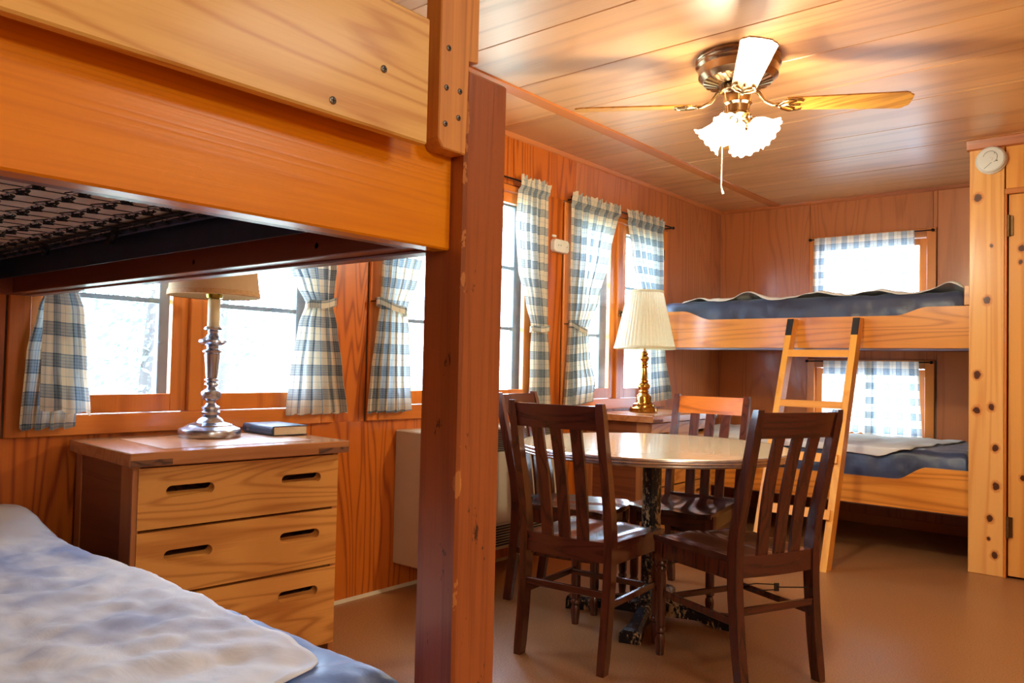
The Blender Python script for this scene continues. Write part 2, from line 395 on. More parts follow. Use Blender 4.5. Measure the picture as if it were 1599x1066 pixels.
# ------------------------------------------------------------------ room shell
H = 2.422; YB = 6.153; XR = 5.2; YF = -2.9
fl = obj('floor', B(-.15, XR, YF, YB + .15, -.06, 0), 'floor'); tag(fl, 'speckled brown cork floor of the cabin room', 'floor', kind='structure')
gr = obj('ground', B(-45, -.3, -30, 50, -.75, -.7), 'grass'); tag(gr, 'pale ground outside beyond the left windows', 'ground', kind='structure')

# left wall
WINS = [0.906, 2.40, 3.93]                     # outer edge of each window's casing
ZB, ZT = .82, 2.13
wl = thing('wall_left', 'orange fir plywood wall with three window groups', 'wall', (0, 0, 0), kind='structure')
bm = BM()
ys = [YF] + [v for y in WINS for v in (y + .06, y + 1.24)] + [YB + .1]
box(bm, -.12, -.012, YF, YB + .1, -.05, ZB + .065); box(bm, -.12, -.012, YF, YB + .1, ZT - .04, H + .1)
for a, b in zip(ys[::2], ys[1::2]): box(bm, -.12, -.012, a, b, ZB + .065, ZT - .04)
obj('backing', bm, 'outer', wl)
def panel(parent, x0, x1, y0, y1, z0, z1, mat):
    return obj('panel', B(x0, x1, y0, y1, z0, z1, .0012), mat, parent)
g = .0012
for a, b in ((YF, -1.5), (-1.5, -.3), (-.3, .86), (.86, 2.10), (2.10, 3.32), (3.32, 4.54), (4.54, 5.24)):
    panel(wl, -.012, 0, a + g, b - g, .0, ZB, 'ply_wall')
panel(wl, -.012, 0, 5.24 + g, YB, 0, H, 'ply_wall_back')
for a, b in ((YF, -.8), (-.8, .903), (2.209, 2.397), (3.703, 3.927)): panel(wl, -.012, 0, a + g, b - g, ZB, ZT, 'ply_wall')
for a, b in ((YF, -.8), (-.8, .45), (.45, 1.65), (1.65, 2.85), (2.85, 4.06), (4.06, 4.72), (4.72, 5.24)): panel(wl, -.012, 0, a + g, b - g, ZT, H, 'ply_wall' if b < 4.5 else 'ply_wall_back')

# back wall
wb = thing('wall_back', 'brown plywood wall behind the far bunk bed', 'wall', (0, YB, 0), kind='structure')
W4 = (.745, 1.630, 1.47, 2.137); W5 = (.735, 1.622, .56, 1.20)
bm = BM(); a, b = .80, 1.57
box(bm, -.1, a, YB + .012, YB + .12, -.05, H + .1); box(bm, b, XR + .1, YB + .012, YB + .12, -.05, H + .1)
for z0, z1 in ((-.05, W5[2] + .06), (W5[3] - .06, W4[2] + .06), (W4[3] - .06, H + .1)): box(bm, a, b, YB + .012, YB + .12, z0, z1)
obj('backing', bm, 'outer', wb, world=True)
def pb(x0, x1, z0, z1): obj('panel', B(x0 + g, x1 - g, YB, YB + .012, z0 + g, z1 - g, .0012), 'ply_wall_back', wb, world=True)
pb(0, .742, 0, H); pb(1.634, 2.10, 0, H); pb(.742, 1.607, W4[3], H); pb(1.607, 1.634, W4[3], H)
pb(.742, 1.634, W5[3], W4[2]); pb(.742, 1.634, 0, W5[2]); pb(2.10, XR, 0, H)
bb = obj('baseboard_back', B(0, 2.03, YB - .012, YB, 0, .07, .002), 'casing_x'); tag(bb, 'dark low baseboard under the far bunk', 'baseboard', kind='structure')

# other walls of the room, out of frame
for nm, q, lb in (('wall_right', (XR, XR + .1, YF, YB, 0, H), 'plywood wall on the right side of the room'), ('wall_front', (-.1, XR, YF - .1, YF, 0, H), 'plywood wall behind the photographer')):
    tag(obj(nm, B(*q), 'ply_pale'), lb, 'wall', kind='structure')

# ceiling
ce = thing('ceiling', 'varnished wood panel ceiling with dark joints', 'ceiling', (0, 0, H), kind='structure')
obj('backing', B(-.1, XR, YF, YB + .1, H + .014, H + .1), 'ceiling_gap', ce, world=True)
seams = [2.42 - .435 * k for k in range(13, 0, -1)] + [2.42, 2.862, 3.29, 3.725, 4.125, 4.56, 5.0, 5.425, 5.865, YB]
for a, b in zip(seams, seams[1:]):
    if b < YF: continue
    obj('ceiling_panel', B(.0, .436, max(a, YF) + .003, b - .003, H, H + .014, .002), 'ceiling', ce, world=True)
    obj('ceiling_panel', B(.505, 2.95, max(a, YF) + .003, b - .003, H, H + .014, .002), 'ceiling', ce, world=True)
    obj('ceiling_panel', B(2.953, XR, max(a, YF) + .003, b - .003, H, H + .014, .002), 'ceiling', ce, world=True)
obj('batten', B(.432, .509, YF, YB, H - .008, H + .014, .002), 'batten', ce, world=True)
def mould(name, poly, axis, lo, hi, mat, lb):
    tag(obj(name, prism(BM(), poly, axis, lo, hi), mat), lb, 'moulding', kind='structure')
mould('trim_1', [(0, H), (0, H - .024), (.010, H - .020), (.020, H - .006), (.022, H)], 'y', YF, YB, 'batten', 'narrow moulding where the left wall meets the ceiling')
mould('trim_2', [(YB, H), (YB - .022, H), (YB - .020, H - .006), (YB - .010, H - .020), (YB, H - .024)], 'x', 0, 2.1, 'batten_x', 'narrow moulding where the back wall meets the ceiling')
tag(obj('baseboard_left', prism(BM(), [(0, 0), (.012, 0), (.004, .012), (0, .014)], 'y', 1.85, 4.2), 'edge_white'), 'thin pale caulked edge along the left wall floor', 'baseboard', kind='structure')

# partition with knotty board and door
K = 5.064
wp = thing('wall_partition', 'knotty pine partition at the foot of the far bunk', 'wall', (0, 0, 0), kind='structure')
obj('backing', B(2.036, 2.16, K + .018, YB, 0, H), 'outer', wp)
obj('knotty_board', B(2.020, 2.190, K, K + .02, 0, H - .03, .003), 'pine', wp)
obj('pine_panel', B(2.196, 3.2, K + .004, K + .02, 2.135, H - .03, .002), 'pine_plain', wp)
obj('pine_panel', B(3.07, XR, K + .004, K + .02, 0, H - .03, .002), 'pine_plain', wp)
mould('trim_3', [(K, H - .052), (K - .018, H - .046), (K - .026, H - .020), (K - .030, H), (K + .02, H), (K + .02, H - .052)], 'x', 2.008, XR, 'batten_x', 'red brown crown moulding on top of the knotty pine partition')
dr = thing('door_1', 'plain pine board door with brass hinges at the right edge', 'door', (2.21, K, 0), kind='structure')
obj('jamb', B(2.192, 2.203, K - .004, K + .03, 0, 2.135, .002), 'casing_z', dr, world=True)
obj('head_trim', B(2.192, 3.08, K - .006, K + .03, 2.104, 2.135, .003), 'casing_x', dr, world=True)
for a, b in ((2.210, 2.345), (2.348, 2.66), (2.663, 3.06)): obj('door_board', B(a, b, K + .008, K + .03, .012, 2.102, .002), 'pine_door', dr, world=True)
for z in (1.868, .217):
    h = obj('hinge', tube(BM(), [(2.210, K - .006, z), (2.210, K - .006, z + .118)], .0075, 10), 'hinge', dr, world=True)
    obj('hinge_leaf', B(2.206, 2.232, K + .0, K + .009, z + .004, z + .114, .001), 'hinge', h, world=True)

# ------------------------------------------------------------------ windows
def frame_bm(u0, u1, z0, z1, wd, t0, t1, axis, wb_=None, wt=None):
    """rectangular ring of stiles and rails; axis='x': wall in the YZ plane"""
    bm = BM(); wb_ = wb_ or wd; wt = wt or wd
    for a, b, c, d in ((u0, u0 + wd, z0, z1), (u1 - wd, u1, z0, z1), (u0 + wd, u1 - wd, z0, z0 + wb_), (u0 + wd, u1 - wd, z1 - wt, z1)):
        if axis == 'x': box(bm, t0, t1, a, b, c, d, .002)
        else: box(bm, a, b, t0, t1, c, d, .002)
    return bm
WLAB = ('window group under the near bunk with two orange sashes', 'middle window group partly behind the bunk post', 'window group behind the pleated lamp beside the far bunk')
for i, y0 in enumerate(WINS):
    wd = thing('window_%d' % (i + 1), WLAB[i], 'window', (0, y0 + .65, ZB), kind='structure')
    obj('casing', B(0, .016, y0, y0 + .066, ZB, ZT - .01, .003), 'casing_z', wd, world=True)
    obj('casing', B(0, .016, y0 + 1.234, y0 + 1.30, ZB, ZT - .01, .003), 'casing_z', wd, world=True)
    obj('casing', B(0, .018, y0 + .066, y0 + 1.234, ZB, ZB + .070, .003), 'casing_y', wd, world=True)
    obj('casing', B(0, .018, y0 + .066, y0 + 1.234, ZT - .045, ZT - .01, .003), 'casing_y', wd, world=True)
    obj('mullion', B(-.05, .014, y0 + .618, y0 + .682, ZB + .07, ZT - .045, .003), 'casing_z', wd, world=True)
    obj('jamb_lining', frame_bm(y0 + .058, y0 + 1.242, ZB + .062, ZT - .037, .008, -.115, -.001, 'x'), 'casing_z', wd, world=True)
    for k, (a, b) in enumerate(((y0 + .068, y0 + .616), (y0 + .684, y0 + 1.232))):
        s = obj('sash', frame_bm(a, b, ZB + .072, ZT - .047, .062, -.034, -.004, 'x', .066, .058), 'casing_z', wd, world=True)
        obj('glass_pane', B(-.020, -.017, a + .058, b - .058, ZB + .130, ZT - .10), 'glass', s, world=True)
        o = obj('outer_sash', frame_bm(a, b, ZB + .080, ZT - .05, .082, -.10, -.072, 'x', .050, .055), 'paint_sash', wd, world=True)
        obj('outer_pane', B(-.088, -.085, a + .078, b - .078, ZB + .125, ZT - .10), 'glass', o, world=True)
        for z in (1.31, 1.665): obj('muntin', B(-.098, -.074, a + .082, b - .082, z - .009, z + .009), 'paint_sash', o, world=True)
    for z in (1.05, 1.90):
        h = obj('hinge', tube(BM(), [(.020, y0 + 1.233, z), (.020, y0 + 1.233, z + .075)], .006, 8), 'hinge', wd, world=True)
    l = obj('latch', B(.014, .030, y0 + .632, y0 + .668, 1.445, 1.485, .003), 'hinge', wd, world=True)
    obj('latch_lever', tube(BM(), [(.030, y0 + .65, 1.465), (.046, y0 + .65, 1.462), (.048, y0 + .62, 1.458)], .005, 8), 'hinge', l, world=True)
for i, (x0, x1, z0, z1) in enumerate((W4, W5)):
    wd = thing('window_%d' % (i + 4), ('upper small window above the far top bunk', 'lower small window behind the far bottom bunk')[i], 'window', (x0 + .44, YB, z0), kind='structure')
    Y = YB
    obj('casing', B(x0, x0 + .058, Y - .016, Y, z0, z1, .003), 'casing_z', wd, world=True)
    obj('casing', B(x1 - .062, x1, Y - .016, Y, z0, z1, .003), 'casing_z', wd, world=True)
    obj('casing', B(x0 + .058, x1 - .062, Y - .016, Y, z1 - .062, z1, .003), 'casing_x', wd, world=True)
    obj('casing', B(x0 + .058, x1 - .062, Y - .020, Y, z0, z0 + .062, .003), 'casing_x', wd, world=True)
    obj('jamb_lining', frame_bm(x0 + .052, x1 - .056, z0 + .056, z1 - .056, .008, Y + .001, Y + .1, 'y'), 'casing_z', wd, world=True)
    s = obj('sash', frame_bm(x0 + .062, x1 - .066, z0 + .066, z1 - .066, .048, Y + .006, Y + .036, 'y'), 'casing_z', wd, world=True)
    obj('glass_pane', B(x0 + .106, x1 - .110, Y + .02, Y + .023, z0 + .11, z1 - .11), 'glass', s, world=True)

# ------------------------------------------------------------------ curtains and rods
def lerp(a, b, t): return a + (b - a) * t
def curtain(name, label, group, base, keys, mat, axis='x', width=.55, folds=6, seed=0, nc=72, header=True, dz=.02, sag=None, tie=None, slant=0.0, extra=None):
    """keys: (z, near edge, far edge, fold depth) from top to bottom"""
    rnd = random.Random(seed); ph = [rnd.uniform(0, 6.28) for _ in range(4)]
    z0, z1 = keys[0][0], keys[-1][0]; nr = int((z0 - z1) / dz) + 1
    bm = BM(); uv = bm.loops.layers.uv.new('uv'); grid = []; UV = {}
    for r in range(nr + 1):
        z = z0 + (z1 - z0) * r / nr
        for a, b in zip(keys, keys[1:]):
            if b[0] <= z + 1e-6: break
        t = (a[0] - z) / (a[0] - b[0]); t = t * t * (3 - 2 * t) * .6 + t * .4
        L, R, A = lerp(a[1], b[1], t), lerp(a[2], b[2], t), lerp(a[3], b[3], t); row = []
        hd = max(0.0, 1 - abs(z - (z0 - .03)) / .012) if header else 0
        for c in range(nc + 1):
            u = c / nc
            q = .62 * math.sin(2 * PI * folds * u + ph[0] + .5 * math.sin(z * 3 + ph[2])) + .28 * math.sin(2 * PI * folds * 2.3 * u + ph[1]) + .2 * math.sin(2 * PI * 1.5 * u + z * 5 + ph[3])
            fr = A * q
            if header and z > z0 - .07: fr = .012 + .005 * math.sin(2 * PI * folds * 3.1 * u + ph[1]) + (.008 * math.sin(2 * PI * folds * 2.1 * u + ph[0]) if z > z0 - .02 else 0)
            zz = z + (.010 * math.sin(2 * PI * folds * 1.7 * u + ph[3]) if (header and r == 0) else 0)
            if r == nr: zz += .006 * math.sin(2 * PI * folds * u + ph[0]) 
            zz += slant * (u - .5) * (z0 - z) / (z0 - z1)
            p = lerp(L, R, u) + .25 * A * math.sin(2 * PI * folds * u + ph[0] + 1.2) * (0 < c < nc)
            co = (base + fr, p, zz) if axis == 'x' else (p, base + fr, zz)
            v = bm.verts.new(co); UV[v] = (u * width, z0 - z); row.append(v)
        grid.append(row)
    for a, b in zip(grid, grid[1:]):
        for c in range(nc):
            f = bm.faces.new((a[c], a[c + 1], b[c + 1], b[c]))
            for l in f.loops: l[uv].uv = UV[l.vert]
    cy = (keys[0][1] + keys[0][2]) / 2
    root = thing(name, label, 'curtain', (base, cy, z0) if axis == 'x' else (cy, base, z0), group=group)
    o = obj('curtain_panel', bm, mat, root, world=True, smooth=True)
    if tie:
        z, L, R, dzt = tie; bm = BM(); uv = bm.loops.layers.uv.new('uv'); rings = []; n = 28
        for h in (-.017, .017):
            ring = []
            for i in range(n):
                a = 2 * PI * i / n; yy = (L + R) / 2 + (R - L) / 2 * math.cos(a); xx = base + .026 * math.sin(a)
                ring.append(bm.verts.new((xx, yy, z + h + dzt * math.cos(a) + .004 * math.sin(3 * a))))
            rings.append(ring)
        for i in range(n):
            j = (i + 1) % n; f = bm.faces.new((rings[0][i], rings[0][j], rings[1][j], rings[1][i]))
            for l, q in zip(f.loops, ((i, 0), (i + 1, 0), (i + 1, 1), (i, 1))): l[uv].uv = (q[0] * .012 + .06, q[1] * .034 + .03)
        t = obj('tieback', bm, mat, root, world=True, smooth=True)
        obj('tieback_hook', tube(BM(), [(.016, tie[2] + .004 if tie[3] >= 0 else tie[1] - .004, z + abs(dzt)), (.045, tie[2] if tie[3] >= 0 else tie[1], z + abs(dzt)), (.045, tie[2] if tie[3] >= 0 else tie[1], z + abs(dzt) + .012)], .003, 6), 'black_metal', t, world=True)
    return root
def sh(keys, d=.0): return keys
G = 'blue and cream plaid curtains on the left wall windows'
CX = .052
curtain('plaid_curtain', 'plaid curtain at far left behind the near bunk, with an uneven double hem', G, CX,
        [(2.18, 1.0, 1.22, .014), (1.62, 1.0, 1.15, .014), (1.32, 1.0, 1.09, .014), (1.24, .975, 1.115, .020), (1.1, .945, 1.125, .022), (.85, .932, 1.105, .024)], 'plaid', folds=4, seed=3, width=.5)
cf = curtain('plaid_curtain', 'front layer of plaid curtain at far left, shorter ragged hem', G, CX + .03,
        [(1.36, .99, 1.075, .006), (1.24, .985, 1.115, .008), (1.08, .985, 1.130, .010), (.905, .990, 1.148, .018)], 'plaid', folds=2.2, seed=12, width=.24, header=False, slant=-.02)
curtain('plaid_curtain', 'tied plaid curtain right of the candlestick lamp, above the book', G, CX,
        [(2.18, 1.62, 2.20, .012), (1.60, 1.86, 2.185, .018), (1.50, 1.93, 2.18, .02), (1.42, 1.975, 2.165, .02), (1.34, 2.025, 2.155, .016), (1.25, 1.995, 2.18, .02), (1.05, 1.965, 2.22, .024), (.866, 1.95, 2.26, .026)], 'plaid', folds=5, seed=5, tie=(1.345, 2.02, 2.175, .012))
curtain('plaid_curtain', 'tied plaid curtain just left of the worn bunk post', G, CX,
        [(2.18, 2.42, 2.98, .012), (1.66, 2.43, 2.70, .018), (1.5, 2.43, 2.65, .02), (1.36, 2.425, 2.592, .016), (1.25, 2.41, 2.60, .02), (1.05, 2.385, 2.615, .024), (.862, 2.368, 2.632, .026)], 'plaid', folds=5, seed=8, tie=(1.36, 2.408, 2.595, -.022))
curtain('plaid_curtain', 'tall tied plaid curtain just right of the worn bunk post', G, CX,
        [(2.178, 3.438, 3.705, .010), (1.9, 3.415, 3.71, .016), (1.64, 3.44, 3.715, .02), (1.47, 3.505, 3.72, .02), (1.31, 3.565, 3.725, .014), (1.2, 3.555, 3.735, .02), (.99, 3.56, 3.745, .022), (.83, 3.545, 3.76, .022)], 'plaid', folds=4, seed=15, tie=(1.315, 3.56, 3.74, .006))
curtain('plaid_curtain', 'wide plaid curtain right of the white wall alarm, tied to a hook', G, CX,
        [(2.178, 3.935, 4.50, .012), (1.83, 3.94, 4.37, .02), (1.52, 3.945, 4.23, .022), (1.33, 3.95, 4.13, .018), (1.15, 3.93, 4.155, .022), (.98, 3.91, 4.22, .026), (.862, 3.90, 4.20, .026)], 'plaid', folds=6, seed=21, tie=(1.335, 3.945, 4.135, -.026), slant=.03)
curtain('plaid_curtain', 'plaid curtain behind the pleated lamp, nearest the far bunk', G, CX,
        [(2.178, 4.58, 5.08, .012), (1.87, 4.69, 5.09, .02), (1.57, 4.83, 5.10, .018), (1.33, 4.93, 5.10, .014), (1.2, 4.91, 5.14, .02), (.868, 4.90, 5.24, .026)], 'plaid', folds=5, seed=33, tie=(1.33, 4.92, 5.11, .008), slant=.02)
G2 = 'thin plaid curtains on the two back windows'
curtain('window_curtain', 'thin plaid curtain over the upper back window, glowing with daylight', G2, YB - .052,
        [(2.124, .795, 1.497, .007), (1.9, .79, 1.50, .010), (1.58, .785, 1.50, .012)], 'plaid_thin', 'y', width=.9, folds=13, seed=2, nc=110, header=False)
curtain('window_curtain', 'left half of the thin plaid curtain over the lower back window', G2, YB - .052,
        [(1.188, .872, 1.235, .007), (1.0, .87, 1.238, .009), (.66, .865, 1.242, .010)], 'plaid_thin', 'y', width=.45, folds=6, seed=6, nc=60, header=False)
curtain('window_curtain', 'right half of the thin plaid curtain over the lower back window', G2, YB - .074,
        [(1.188, 1.180, 1.535, .007), (1.0, 1.180, 1.54, .009), (.645, 1.175, 1.560, .010)], 'plaid_thin', 'y', width=.45, folds=6, seed=7, nc=60, header=False)
RG = 'black curtain rods of the left wall'
for y0, lb in ((0.906, 'black curtain rod above the window hidden behind the near bunk'), (2.40, 'black curtain rod of the middle window, seen right of the bunk post'), (3.93, 'black curtain rod ending in a ball near the far bunk')):
    r = thing('curtain_rod', lb, 'curtain rod', (.05, y0 + .65, 2.147), group=RG)
    obj('rod', tube(BM(), [(CX, y0 + .03, 2.147), (CX, y0 + 1.30, 2.147)], .0055, 8), 'black_metal', r, world=True)
    for y in (y0 + .02, y0 + 1.31):
        obj('finial', lathe(BM(), [(0, -.011), (.008, -.008), (.011, 0), (.008, .008), (0, .011)], CX, y, 2.147, 10), 'black_metal', r, world=True, smooth=True)
    for y in (y0 + .045, y0 + 1.275): obj('bracket', B(.0, CX + .004, y - .004, y + .004, 2.136, 2.143), 'black_metal', r, world=True)
for z, x0, x1, lb in ((2.116, .758, 1.612, 'thin black rod of the upper back window'), (1.184, .742, 1.607, 'thin black rod of the lower back window')):
    r = thing('curtain_rod', lb, 'curtain rod', ((x0 + x1) / 2, YB - .04, z), group='black curtain rods of the back windows')
    obj('rod', tube(BM(), [(x0, YB - .04, z), (x1, YB - .04, z)], .0045, 8), 'black_metal', r, world=True)
    for x in (x0, x1):
        obj('finial', lathe(BM(), [(0, -.012), (.010, -.008), (.013, 0), (.010, .008), (0, .012)], x, YB - .04, z, 10), 'black_metal', r, world=True, smooth=True)
        obj('bracket', B(x - .006, x + .006, YB - .04, YB, z - .006, z - .001), 'black_metal', r, world=True)

# ------------------------------------------------------------------ near bunk bed
nb = thing('bunk_bed', 'near wooden bunk bed with worn post and pale oak guard board', 'bunk bed', (1.0, .45, 0))
def nobj(n, bm, m, **k): return obj(n, bm, m, nb, world=True, **k)
nobj('post', B(1.905, 2.0, .943, 1.047, 0, 1.585, .005), 'post', label='worn red brown corner post with chipped edges')
nobj('post', B(1.905, 2.0, -.16, -.06, 0, 1.585, .005), 'post')
nobj('foot_rail', B(1.931, 1.969, -.06, .943, 1.283, 1.53, .003), 'rail', label='wide glossy orange foot rail')
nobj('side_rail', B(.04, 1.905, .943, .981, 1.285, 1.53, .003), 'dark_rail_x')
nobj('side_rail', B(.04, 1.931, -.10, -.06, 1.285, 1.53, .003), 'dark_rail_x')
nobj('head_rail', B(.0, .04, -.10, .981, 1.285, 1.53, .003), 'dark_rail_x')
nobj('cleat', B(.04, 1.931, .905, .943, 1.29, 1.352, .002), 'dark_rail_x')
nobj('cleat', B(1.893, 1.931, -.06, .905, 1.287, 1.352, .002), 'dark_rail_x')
nobj('guard_board', B(2.007, 2.027, -.16, .83, 1.427, 1.622, .003), 'oak', label='pale oak guard board with open grain')
nobj('upright', B(1.969, 2.007, -.135, -.062, 1.44, 1.61, .003), 'upright')
nobj('upright', B(1.969, 2.007, .62, .71, 1.44, 1.615, .003), 'upright')
nobj('upright', prism(BM(), [(.874, 1.452), (.884, 1.438), (.938, 1.438), (.938, 1.598), (.964, 1.598), (.964, 1.97), (.874, 1.97)], 'x', 1.969, 2.005, .002), 'upright', label='tall notched pine stud screwed beside the post')
def screw(x, y, z, r=.0055, parent=nb):
    s = obj('screw', lathe(BM(), [(r, 0), (r, .0012), (r * .7, .002), (0, .002)], 0, 0, 0, 14, Matrix.Translation((x, y, z)) @ Matrix.Rotation(PI / 2, 4, 'Y')), 'screw', parent, world=True, smooth=30)
    bm = BM(); box(bm, x + .0012, x + .0026, y - r * .6, y + r * .6, z - .0007, z + .0007); box(bm, x + .0012, x + .0026, y - .0007, y + .0007, z - r * .6, z + r * .6)
    obj('slot', bm, 'screw_dark', s, world=True)
for y, z in ((.739, 1.516), (.651, 1.446)): screw(2.027, y, z)
for y, z in ((.892, 1.602), (.889, 1.537), (.920, 1.539), (.918, 1.495), (.888, 1.478)): screw(2.005, y, z, .0048)
for x in (1.65, 1.188):
    obj('bolt_head', lathe(BM(), [(.006, 0), (.006, -.003), (0, -.004)], 0, 0, 0, 10, Matrix.Translation((x, .905, 1.312)) @ Matrix.Rotation(-PI / 2, 4, 'X') @ Matrix.Scale(-1, 4, (0, 0, 1))), 'screw_dark', nb, world=True)
# iron frame and link springs of the upper bunk
for q in ((.05, 1.93, .862, .868, 1.330, 1.410), (.05, 1.93, .84, .868, 1.404, 1.410), (1.924, 1.930, -.05, .868, 1.372, 1.410), (.05, 1.93, -.05, -.044, 1.345, 1.410), (.05, .056, -.05, .868, 1.345, 1.410)):
    nobj('iron_frame', B(*q), 'iron')
nobj('iron_tube', tube(BM(), [(.06, .845, 1.392), (1.92, .845, 1.392)], .008, 8), 'iron')
ZS = 1.398
NX, NY = 23, 11; xs = [.10 + i * (1.80 / NX) for i in range(NX + 1)]; yy = [-.02 + j * (.855 / NY) for j in range(NY + 1)]
for j, y in enumerate(yy):
    o = nobj('long_wire', tube(BM(), [(xs[0], y, ZS), (xs[-1], y, ZS)], .0017, 5), 'wire')
for i, x in enumerate(xs):
    nobj('cross_wire', tube(BM(), [(x, yy[0], ZS + .003), (x, yy[-1], ZS + .003)], .0011, 5), 'wire_dark')
bm = BM()
for i, x in enumerate(xs):
    for j, y in enumerate(yy):
        if i: tube(bm, [(xs[i - 1], y, ZS), ((x + xs[i - 1]) / 2, y + (.020 if (i + j) % 2 else -.020), ZS - .002), (x, y, ZS)], .0013, 4)
        pts = [(x - .030, y, ZS - .002), (x - .016, y + .008, ZS - .008), (x - .005, y - .009, ZS - .011), (x + .004, y + .009, ZS - .011), (x + .014, y - .008, ZS - .008), (x + .020, y + .006, ZS - .006), (x + .030, y - .004, ZS - .006)]
        tube(bm, pts, .0019, 4)
        tube(bm, [(x + .002, y - .012, ZS - .004), (x + .006, y, ZS - .012), (x - .002, y + .012, ZS - .004)], .0017, 4)
k = nobj('wire_hook', bm, 'wire_dark'); k['kind'] = 'stuff'
bm = BM(); pts = []
for i in range(91):
    t = i / 90; a = t * 13 * 2 * PI; pts.append((lerp(.985, .85, t) + .0 , lerp(.815, .86, t) + .009 * math.cos(a), 1.384 + .009 * math.sin(a)))
for xx in (0, .62, -.42):
    bm = BM(); tube(bm, [(p[0] + xx, p[1], p[2]) for p in pts], .0016, 5); nobj('coil_spring', bm, 'wire_dark')
um = obj('mattress', B(.06, 1.915, -.045, .93, 1.415, 1.56, .02), 'ticking'); tag(um, 'tan mattress seen through the link springs of the near top bunk', 'mattress')
# lower deck of the near bunk
nobj('lower_side_rail', B(.0, 1.905, .955, .985, .26, .44, .003), 'dark_rail_x')
nobj('lower_side_rail', B(.0, 1.905, -.13, -.10, .26, .44, .003), 'dark_rail_x')
nobj('lower_foot_rail', B(1.93, 1.962, -.06, .943, .26, .44, .003), 'rail')
nobj('deck', B(.0, 1.93, -.10, .955, .36, .38), 'dark_rail_x')
def fbm(x, y, s, o=0): return noise.fractal(Vector((x * s + o, y * s - o, o * .7)), 1.0, 2.0, 4)
def mattress(name, label, x0, x1, y0, y1, z0, z1, mat, nx, ny, wr, r=.05, ws=6, seed=0, edge=None):
    """soft box: rounded rim, wrinkled top and sides"""
    bm = BM(); top = []
    def H_(x, y):
        d = min(x - x0, x1 - x, y - y0, y1 - y); d = max(0, d)
        rim = -r * (1 - math.sqrt(max(0, 1 - (1 - min(d / r, 1)) ** 2))) * .8
        return z1 + rim + wr * fbm(x, y, ws, seed) * (0.35 + .65 * min(1, d / .1)) 
    def ring(x, y, z, s):
        # s: side vertices pushed in and out
        q = wr * 1.5 * fbm(x + z * 2, y - z * 2, ws * 1.6, seed + 5)
        return (x + (q if abs(x - x0) < 1e-6 or abs(x - x1) < 1e-6 else 0), y + (q if abs(y - y0) < 1e-6 or abs(y - y1) < 1e-6 else 0), z)
    for i in range(nx + 1):
        row = []
        for j in range(ny + 1):
            x = x0 + (x1 - x0) * (.5 - .5 * math.cos(PI * i / nx)) * .35 + (x1 - x0) * i / nx * .65
            y = y0 + (y1 - y0) * (.5 - .5 * math.cos(PI * j / ny)) * .35 + (y1 - y0) * j / ny * .65
            row.append(bm.verts.new((x, y, H_(x, y))))
        top.append(row)
    for a, b in zip(top, top[1:]):
        for j in range(ny): bm.faces.new((a[j], b[j], b[j + 1], a[j + 1]))
    loop = [top[i][0] for i in range(nx + 1)] + [top[nx][j] for j in range(1, ny + 1)] + [top[i][ny] for i in range(nx - 1, -1, -1)] + [top[0][j] for j in range(ny - 1, 0, -1)]
    prev = loop; n = len(loop); nz = 6
    for k in range(1, nz + 1):
        t = k / nz; cur = []
        for v in loop:
            z = lerp(v.co.z, z0, t); bul = .012 * math.sin(PI * t)
            p = ring(v.co.x, v.co.y, z, 0)
            c = Vector(((x0 + x1) / 2, (y0 + y1) / 2, 0)); 
            px = p[0] + (bul if v.co.x > x1 - 1e-5 else -bul if v.co.x < x0 + 1e-5 else 0); py = p[1] + (bul if v.co.y > y1 - 1e-5 else -bul if v.co.y < y0 + 1e-5 else 0)
            cur.append(bm.verts.new((px, py, z)))
        for i in range(n): bm.faces.new((prev[i], cur[i], cur[(i + 1) % n], prev[(i + 1) % n]))
        prev = cur
    bm.faces.new(prev)
    o = obj(name, bm, mat, smooth=True); tag(o, label, 'mattress'); return o, H_
nm, HN = mattress('mattress', 'blue wrinkled mattress on the near bottom bunk, under a white pad', .03, 1.885, -.10, .945, .38, .565, 'blue', 120, 80, .011, .05, 13, 4)
def pad(name, label, outline_fn, x0, x1, y0, y1, H_, mat, nx, ny, lift, wr, ws, seed, hump=None, cat='mattress pad'):
    bm = BM(); g_ = []
    for i in range(nx + 1):
        row = []
        for j in range(ny + 1):
            u, v = i / nx, j / ny
            x, y = outline_fn(u, v)
            z = H_(x, y) + lift + wr * abs(fbm(x, y, ws, seed)) + (hump(x, y, u, v) if hump else 0)
            row.append(bm.verts.new((x, y, z)))
        g_.append(row)
    for a, b in zip(g_, g_[1:]):
        for j in range(ny): bm.faces.new((a[j], b[j], b[j + 1], a[j + 1]))
    o = obj(name, bm, mat, smooth=True)
    md = o.modifiers.new('thickness', 'SOLIDIFY'); md.thickness = .003; md.offset = 1
    tag(o, label, cat); return o
def near_outline(u, v):
    x = lerp(.035, 1.80, u); yt = lerp(-.06, .925, v)
    # far foot corner is rounded and the hem drifts away from the mattress edge towards the foot
    far = .93 - .055 * max(0, u - .45) / .55; r = .11
    if x > 1.80 - r:
        q = (x - (1.80 - r)) / r; far -= r * (1 - math.sqrt(max(0, 1 - q * q)))
    return x, lerp(-.06, far, v) + .004 * math.sin(x * 40)
def near_hump(x, y, u, v):
    h = .055 * math.exp(-((x - .16) / .17) ** 2) * math.exp(-((y - .86) / .30) ** 2)
    return h + .006 * math.sin(y * 9 + x * 5) * math.exp(-((x - .8) / .5) ** 2)
pad('mattress_pad', 'white cotton mattress pad with bluish stains on the near bottom bunk', near_outline, 0, 0, 0, 0, HN, 'pad', 120, 80, .004, .0055, 3.5, 9, near_hump)

